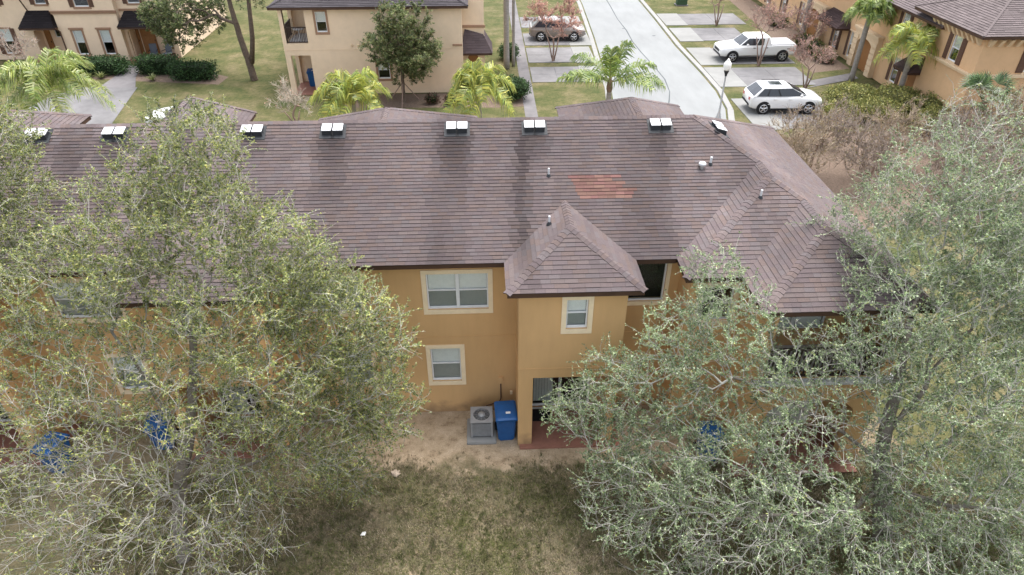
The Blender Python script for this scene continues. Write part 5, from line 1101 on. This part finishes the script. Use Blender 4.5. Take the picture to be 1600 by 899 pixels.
crape(21.1, 63.3, 3.0, (1.7, 1.6, 1.2), 1.6, 34, 'small bare street tree on the strip near the utility cabinet', 1.0)
crape(25.6, 55.0, 2.2, (2.2, 1.8, 1.3), 1.0, 35, 'reddish bare crape myrtle by the portal of the amber row', 2.2)
crape(-34.2, 51.8, 2.0, (2.2, 1.5, 1.2), .9, 36, 'pale bare crape myrtle by the black sedan', .8, (.42, .36, .31))
crape(-11.6, 40.5, 2.0, (2.0, 1.4, 1.1), .9, 37, 'pale bare crape myrtle sticking up above the roof ridge', .4, (.46, .41, .34))

# --- brown thicket, yellow-green and clipped shrubs
def thicket(x, y, r, h, seed, label, twc, nleaf, pal, group='bare shrubs beside the end of the block'):
    g = np.random.default_rng(seed); lob = ell((x, y, h * .55), (r, r, h * .5), 10, g, 1.0, .55)
    return tree('bare_shrub', label, seed, [(x, y, 0, .05), (x, y, h * .2, .04), (x + .05, y, h * .35, .03)], lob, 22, 8, .42, nleaf, .09, pal, [1] * len(pal), bark='bark_pink', twig=twc, rtip=.0085, tr=.0085, up=1.0, leafy_r=.03, cat='shrub', group=group, bare=.3)
BRN = [(.25, .17, .06), (.22, .13, .06), (.24, .22, .07)]
spots = [(15.6, 31.0, 1.7, 3.4), (17.6, 33.4, 1.8, 3.4), (19.6, 31.0, 1.9, 3.6), (21.8, 33.6, 1.9, 3.4), (23.8, 31.0, 2.0, 3.6), (26.2, 33.5, 2.0, 3.4), (19.5, 36.4, 1.6, 2.6), (25.8, 29.2, 2.0, 3.6), (29.3, 31.5, 2.0, 4.0), (29.0, 34.6, 1.8, 3.4), (22.8, 28.4, 1.9, 3.2)]
for i, (x, y, r, h) in enumerate(spots): thicket(x, y, r, h, 60 + i, 'leafless brown twiggy shrub in the thicket beside the end of the block', (.33, .275, .24) if i % 3 else (.38, .31, .24), 1.8 if i % 2 else 1.0, BRN)
YG = [(0.259, 0.255, 0.076), (0.194, 0.21, 0.067), (0.317, 0.292, 0.104), (0.122, 0.15, 0.048)]
def leafy_shrub(name, x, y, rx, ry, h, seed, label, pal, palw, n, lsz, group=None, core='hedge_core', box=False, lift=0.0):
    g = np.random.default_rng(seed); t = thing(name, label, 'shrub', (x, y, 0), 0, group)
    u = unit(g.normal(size=(n, 3)))
    if box: u = u / np.maximum(np.max(np.abs(u), 1, keepdims=True), .72); 
    bump = 1 + .10 * np.sin(u[:, 0] * 7 + seed) * np.cos(u[:, 1] * 6) + .07 * np.sin(u[:, 2] * 11 + u[:, 0] * 5)
    rr = (.80 + .28 * g.random(n) ** 1.5) * bump
    P = np.stack([x + u[:, 0] * rx * rr, y + u[:, 1] * ry * rr, h * .5 + lift + u[:, 2] * h * .5 * rr], 1); P = P[P[:, 2] > .02]; q = len(P); u = u[:q]
    ld = unit(u * .6 + g.normal(0, .8, (q, 3)) + np.array([0, 0, .3])); sd = unit(np.cross(ld, g.normal(size=(q, 3)))); L = (lsz * g.uniform(.6, 1.4, q))[:, None]
    V = np.stack([P, P + ld * L * .45 + sd * L * .28, P + ld * L, P + ld * L * .45 - sd * L * .28], 1).reshape(-1, 3)
    c = np.array(pal)[g.choice(len(pal), q, p=np.array(palw) / sum(palw))] * g.uniform(.75, 1.25, (q, 1))
    mesh_np('foliage', V, np.arange(q * 4).reshape(-1, 4), 'leaf_hedge', t, np.repeat(c, 4, 0), kind='stuff')
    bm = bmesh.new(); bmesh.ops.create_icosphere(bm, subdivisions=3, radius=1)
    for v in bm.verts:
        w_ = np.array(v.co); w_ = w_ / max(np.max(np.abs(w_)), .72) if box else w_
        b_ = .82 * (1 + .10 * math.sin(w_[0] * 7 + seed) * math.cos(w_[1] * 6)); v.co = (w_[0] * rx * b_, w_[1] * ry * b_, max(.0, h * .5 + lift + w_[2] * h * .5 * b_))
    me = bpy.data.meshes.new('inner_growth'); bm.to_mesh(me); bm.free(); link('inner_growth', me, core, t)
    return t
DARKH = [(.025, .06, .02), (.04, .085, .028), (.06, .11, .035)]
leafy_shrub('hedge', -28.6, 51.7, 2.35, .75, 1.15, 71, 'long clipped dark green hedge under the two front windows', DARKH, [2, 3, 2], 5000, .13, box=True)
leafy_shrub('hedge', -23.9, 51.6, 1.5, .7, 1.2, 72, 'clipped dark green hedge in front of the porch chairs', DARKH, [2, 3, 2], 3500, .13, box=True)
leafy_shrub('hedge', -20.9, 50.2, 1.5, .8, 1.15, 73, 'rounded dark green hedge at the lawn edge near the leaning oak', DARKH, [3, 3, 1], 3500, .13, box=True)
leafy_shrub('round_bush', 1.95, 45.0, 1.15, 1.0, 1.5, 74, 'round clipped green bush at the corner of the cream corner house', DARKH, [1, 3, 3], 3500, .11)
leafy_shrub('round_bush', 2.0, 54.0, .8, .8, 1.2, 75, 'small round green bush beside the far walk', DARKH, [1, 3, 3], 1500, .13)
for i, (x, y, r, h) in enumerate([(24.0, 42.6, 1.7, 1.9), (26.2, 41.4, 1.9, 2.2), (28.6, 40.2, 1.7, 2.1), (24.6, 40.2, 1.6, 1.8), (22.4, 40.3, 1.3, 1.5), (30.4, 39.0, 1.5, 2.2), (27.3, 38.4, 1.5, 1.8)]):
    leafy_shrub('flowering_shrub', x, y, r, r * .8, h * .75, 80 + i, 'loose yellow-green shrub between the white suv and the amber tower', YG, [4, 3, 2, 2], 6500, .12, core='shrub_core', group='yellow-green shrubs below the amber tower')
for i, (x, y) in enumerate([(26.4, 52.4), (26.5, 54.6), (26.4, 56.4), (26.6, 63.0)]):
    leafy_shrub('bedding_shrub', x, y, .8, .9, 1.0, 90 + i, 'low olive shrub in the bed along the amber row', [(.10, .12, .04), (.16, .16, .05), (.2, .12, .06)], [3, 2, 1], 1100, .14, group='low shrubs along the amber row')
for i, (x, y) in enumerate([(-9.0, 45.4), (-8.0, 45.6), (-3.4, 44.3), (-2.2, 44.0), (-1.6, 44.1)]):
    leafy_shrub('bedding_shrub', x, y, .45, .4, .7, 95 + i, 'small brown mounded shrub at the foot of the cream corner house', [(.09, .05, .04), (.07, .06, .03)], [2, 1], 500, .12, group='small shrubs below the corner house')
for i, (x, y) in enumerate([(-29.6, 50.6), (-28.6, 50.5), (-27.7, 50.55), (-23.8, 49.9)]):
    g = np.random.default_rng(120 + i); t = thing('grass_clump', 'spiky pale green plant in front of the clipped hedges', 'plant', (x, y, 0), 0, 'spiky plants along the hedges')
    a = g.uniform(0, 6.28, 60); e = g.uniform(.5, 1.3, 60); D = np.stack([np.cos(a) * np.cos(e), np.sin(a) * np.cos(e), np.sin(e)], 1); S2 = unit(np.cross(D, [0, 0, 1.])) * .03; P0 = np.tile([x, y, 0.], (60, 1)); L = g.uniform(.4, .75, 60)[:, None]
    V = np.stack([P0 - S2, P0 + S2, P0 + D * L * .6 + S2, P0 + D * L * .6 - S2, P0 + D * L * .6 - S2, P0 + D * L * .6 + S2, P0 + D * L - [0, 0, .12], P0 + D * L - [0, 0, .12]], 1).reshape(-1, 3)
    mesh_np('blade', V, np.arange(480).reshape(-1, 4), 'frond', t, np.tile([.24, .27, .10], (480, 1)) * np.repeat(g.uniform(.7, 1.2, (60, 1)), 8, 0), kind='stuff')

# --- palms
def frond_mesh(g, p0, az, el, L, droop, ll, pal, n=58, hang=.75, w=.06):
    h = np.array([math.cos(az), math.sin(az), 0]); up = np.array([0, 0, 1.]); s = np.linspace(0, 1, 15)
    C_ = p0 + np.outer(s * L * math.cos(el), h) * (1 - .18 * s[:, None] * droop) + np.outer(s * L * math.sin(el) - droop * L * .55 * s ** 2.1, up)
    sv = np.array([-h[1], h[0], 0]); m = MB(); V, F = frusta(C_[:-1], C_[1:], .022 * (1 - .85 * s[:-1]) + .004, .022 * (1 - .85 * s[1:]) + .004, 5); m.mesh(V, F, (.20, .20, .08))
    for k in range(n):
        t = .10 + .9 * k / (n - 1); x = t * 14; i = min(13, int(x)); P = C_[i] + (C_[i + 1] - C_[i]) * (x - i); T = C_[i + 1] - C_[i]; T = T / np.linalg.norm(T)
        l = ll * (math.sin(math.pi * min(1, .22 + .62 * t)) ** .8) * (1 if t < .85 else .75)
        for sd in (-1, 1):
            d = sv * sd * .75 + T * .5 + up * g.uniform(-.1, .45); d = d / np.linalg.norm(d) + g.normal(0, .12, 3); d2 = d * .5 + T * .15 - up * hang * g.uniform(.7, 1.3)
            wv = T * w * g.uniform(.7, 1.2); M1 = P + d * l * .5; E_ = M1 + d2 * l * .62; c = np.array(pal[int(g.integers(len(pal)))]) * g.uniform(.75, 1.25)
            m.poly([P - wv * .4, P + wv * .4, M1 + wv * .5, M1 - wv * .5], tuple(c)); m.poly([M1 - wv * .5, M1 + wv * .5, E_ + wv * .08, E_ - wv * .08], tuple(c * 1.05))
    return m
def palm(label, x, y, h, L, nf, seed, pal, fronds=None, droop=(.7, 1.2), elr=(.0, 1.25), ll=.92, rt=.15, lean=(0, 0)):
    g = np.random.default_rng(seed); t = thing('palm_tree', label, 'palm', (x, y, 0)); top = np.array([x + lean[0], y + lean[1], h])
    pts = [(x + lean[0] * s * s, y + lean[1] * s * s, (h - .3) * s) for s in np.linspace(0, 1, 9)]
    m = MB(); m.tube(pts, [rt * 1.25, rt * 1.1] + [rt] * 6 + [rt * .8], 14); m.build('trunk', 'palm_bark', t, smooth=True)
    m = MB(); m.lathe([(rt * .8, -.55), (rt * 1.25, -.3), (rt * 1.1, 0), (rt * .6, .25), (.03, .45)], tuple(top), 10); m.build('crown_shaft', 'palm_fibre', t, smooth=True)
    fr = fronds or [(6.283 * k / nf + g.uniform(-.25, .25), elr[0] + (elr[1] - elr[0]) * ((k * 7 % nf) / nf) + g.uniform(-.1, .1)) for k in range(nf)]
    for az, el in fr: frond_mesh(g, top + np.array([0, 0, .05]), az, el, L * g.uniform(.85, 1.1), g.uniform(*droop), ll, pal).build('frond', 'frond', t)
    return t
LIME = [(0.344, 0.376, 0.061), (0.275, 0.332, 0.07), (0.436, 0.421, 0.088), (0.196, 0.266, 0.07)]; GRN = [(0.163, 0.237, 0.062), (0.225, 0.3, 0.075), (0.112, 0.175, 0.05), (0.3, 0.35, 0.088)]
palm('bright green queen palm arching over the driveway of the cream house', -23.9, 38.2, 3.9, 3.3, 21, 41, [(.22, .29, .06), (.15, .22, .05), (.30, .34, .07), (.36, .38, .16)])
palm('lime yellow drooping palm left of the staked tree, behind the ridge', -7.5, 38.3, 2.7, 3.0, 19, 42, LIME, droop=(.9, 1.4))
palm('lime yellow drooping palm beside the entry canopy of the corner house', -.3, 38.2, 3.2, 2.8, 19, 43, LIME, droop=(1.0, 1.5))
palm('open green palm with few arching fronds by the road bend', 7.25, 38.6, 3.1, 3.7, 9, 44, GRN, fronds=[(3.3, .55), (2.9, .35), (2.4, .75), (1.5, 1.35), (.6, 1.2), (.1, .65), (-.35, .5), (-2.4, .6), (4.4, 1.25), (5.4, .45)], droop=(.6, .95))
palm('tall palm with grey trunk beside the arched portal of the amber row', 26.4, 47.7, 4.7, 2.0, 13, 45, GRN, droop=(.8, 1.2), rt=.17, lean=(.2, .3))
palm('lime green palm leaning its fronds over the canopy next to the amber tower', 27.2, 42.9, 4.4, 2.4, 14, 46, LIME, droop=(.9, 1.3), rt=.17)
palm('tall bare-trunked palm at the second portal of the amber row', 26.6, 57.6, 7.2, 2.4, 11, 47, GRN, rt=.18)
palm('slim grey palm trunk rising beside the cream corner house walk', 1.75, 51.6, 7.4, 2.3, 10, 48, GRN, rt=.2); palm('thin pale palm trunk next to the thicker one by the far walk', 2.3, 52.2, 7.6, 2.2, 9, 49, GRN, rt=.11)
g_ = np.random.default_rng(50); t = thing('fan_palm', 'dark green fan palm clump below the amber tower window', 'palm', (27.1, 35.0, 0))
m = MB(); m.lathe([(.22, 0), (.19, .8), (.18, 2.0), (.26, 2.7), (.1, 3.1)], (27.1, 35.0, 0), 10); m.build('trunk', 'palm_fibre', t)
for k in range(26):
    az, el = 6.283 * k / 26 * 2.6, .05 + 1.3 * ((k * 5 % 26) / 26); D = np.array([math.cos(az) * math.cos(el), math.sin(az) * math.cos(el), math.sin(el)]); B0 = np.array([27.1, 35.0, 2.95]); H = B0 + D * 1.1; m = MB(); V, F = frusta(B0[None], H[None], np.array([.015]), np.array([.01]), 4); m.mesh(V, F, (.13, .15, .06)); sv = np.cross(D, [0, 0, 1.]); sv /= max(1e-6, np.linalg.norm(sv)); uv = np.cross(sv, D)
    for j in range(15):
        a = (j - 7) * .19; d = D * math.cos(a) + sv * math.sin(a) + uv * .12 * math.cos(a * 2); e_ = H + d * .95 - np.array([0, 0, .18]); wv = np.cross(d, uv) * .035; mid = H + d * .5; c = tuple(np.array([(.10, .17, .075), (.15, .23, .10), (.07, .12, .06)][int(g_.integers(3))]) * g_.uniform(.8, 1.2)); m.poly([H, mid + wv, e_, mid - wv], c)
    m.build('frond', 'frond', t)

# --- rear lawn grass and leaf litter
g = np.random.default_rng(99); n = 300000
X = g.uniform(-11, 15, n); Y = 9.2 + 6.3 * g.random(n) ** 1.0
def sn(x, y, s): return np.sin(x * s + 1.7 * np.sin(y * s * .7 + s)) * np.cos(y * s * 1.1 + 1.3 * np.sin(x * s * .6))
keep = (Y + .45 * sn(X, Y, 1.1) + .35 * g.normal(size=n) < 13.4) & (g.random(n) < .62 + .38 * sn(X + 3, Y, 1.9))
X, Y = X[keep], Y[keep]; n = len(X); az = g.uniform(0, 6.28, n); lean = g.uniform(.2, 1.1, n); H = g.uniform(.025, .085, n); W = g.uniform(.005, .012, n)
B = np.stack([X, Y, np.full(n, .004)], 1); sd = np.stack([-np.sin(az), np.cos(az), np.zeros(n)], 1) * W[:, None]; tip = B + np.stack([np.cos(az) * lean * H, np.sin(az) * lean * H, H], 1)
V = np.stack([B - sd, B + sd, tip], 1).reshape(-1, 3)
mixf = .5 + .5 * sn(X, Y, 1.3) + g.normal(0, .3, n); c = np.where((mixf > .55)[:, None], np.array([.155, .165, .06]), np.array([.31, .26, .18])); c = c * g.uniform(.4, 1.5, (n, 1))
o = mesh_np('grass', V, np.arange(n * 3).reshape(-1, 3), 'grass_blade', None, np.repeat(c, 3, 0), kind='stuff'); tag(o, 'short brown-green winter grass behind the townhouse block', 'grass')
nt_ = 5200; TX = g.uniform(-11, 13, nt_); TY = g.uniform(9.2, 14.2, nt_); kp_ = TY + .45 * sn(TX, TY, 1.1) + .4 * g.normal(size=nt_) < 13.5; TX, TY = TX[kp_], TY[kp_]; nt_ = len(TX); q_ = 16
az = g.uniform(0, 6.28, nt_ * q_); H = (np.repeat(g.uniform(.05, .13, nt_), q_) * g.uniform(.5, 1.2, nt_ * q_)); ln_ = g.uniform(.3, 1.3, nt_ * q_); B = np.stack([np.repeat(TX, q_) + g.normal(0, .035, nt_ * q_), np.repeat(TY, q_) + g.normal(0, .035, nt_ * q_), np.full(nt_ * q_, .004)], 1)
sd = np.stack([-np.sin(az), np.cos(az), np.zeros(nt_ * q_)], 1) * .006; tip = B + np.stack([np.cos(az) * ln_ * H, np.sin(az) * ln_ * H, H], 1); V = np.stack([B - sd, B + sd, tip], 1).reshape(-1, 3)
c = np.array([(.085, .10, .035), (.125, .135, .05), (.22, .18, .115), (.28, .235, .16)])[np.repeat(g.choice(4, nt_, p=[.3, .3, .25, .15]), q_)] * g.uniform(.6, 1.3, (nt_ * q_, 1))
o = mesh_np('grass_tufts', V, np.arange(nt_ * q_ * 3).reshape(-1, 3), 'grass_blade', None, np.repeat(c, 3, 0), kind='stuff'); tag(o, 'taller tufts of green and straw grass in the rear lawn', 'grass')
n = 5000; X = g.uniform(-14, 14, n); Y = g.uniform(9.3, 15.6, n); az = g.uniform(0, 6.28, n); L = g.uniform(.025, .05, n)[:, None]; d = np.stack([np.cos(az), np.sin(az), g.uniform(-.1, .3, n)], 1); s_ = np.stack([-np.sin(az), np.cos(az), g.uniform(-.2, .3, n)], 1) * .4
B = np.stack([X, Y, g.uniform(.008, .03, n)], 1); V = np.stack([B, B + d * L * .5 + s_ * L * .5, B + d * L, B + d * L * .5 - s_ * L * .5], 1).reshape(-1, 3); V[:, 2] = np.maximum(V[:, 2], .006)
c = np.array([(.17, .10, .05), (.22, .15, .08), (.10, .07, .045), (.27, .22, .08)])[g.integers(0, 4, n)] * g.uniform(.7, 1.2, (n, 1))
o = mesh_np('leaf_litter', V, np.arange(n * 4).reshape(-1, 4), 'leaf_hedge', None, np.repeat(c, 4, 0), kind='stuff'); tag(o, 'brown fallen leaves scattered over rear lawn and sand', 'leaves')
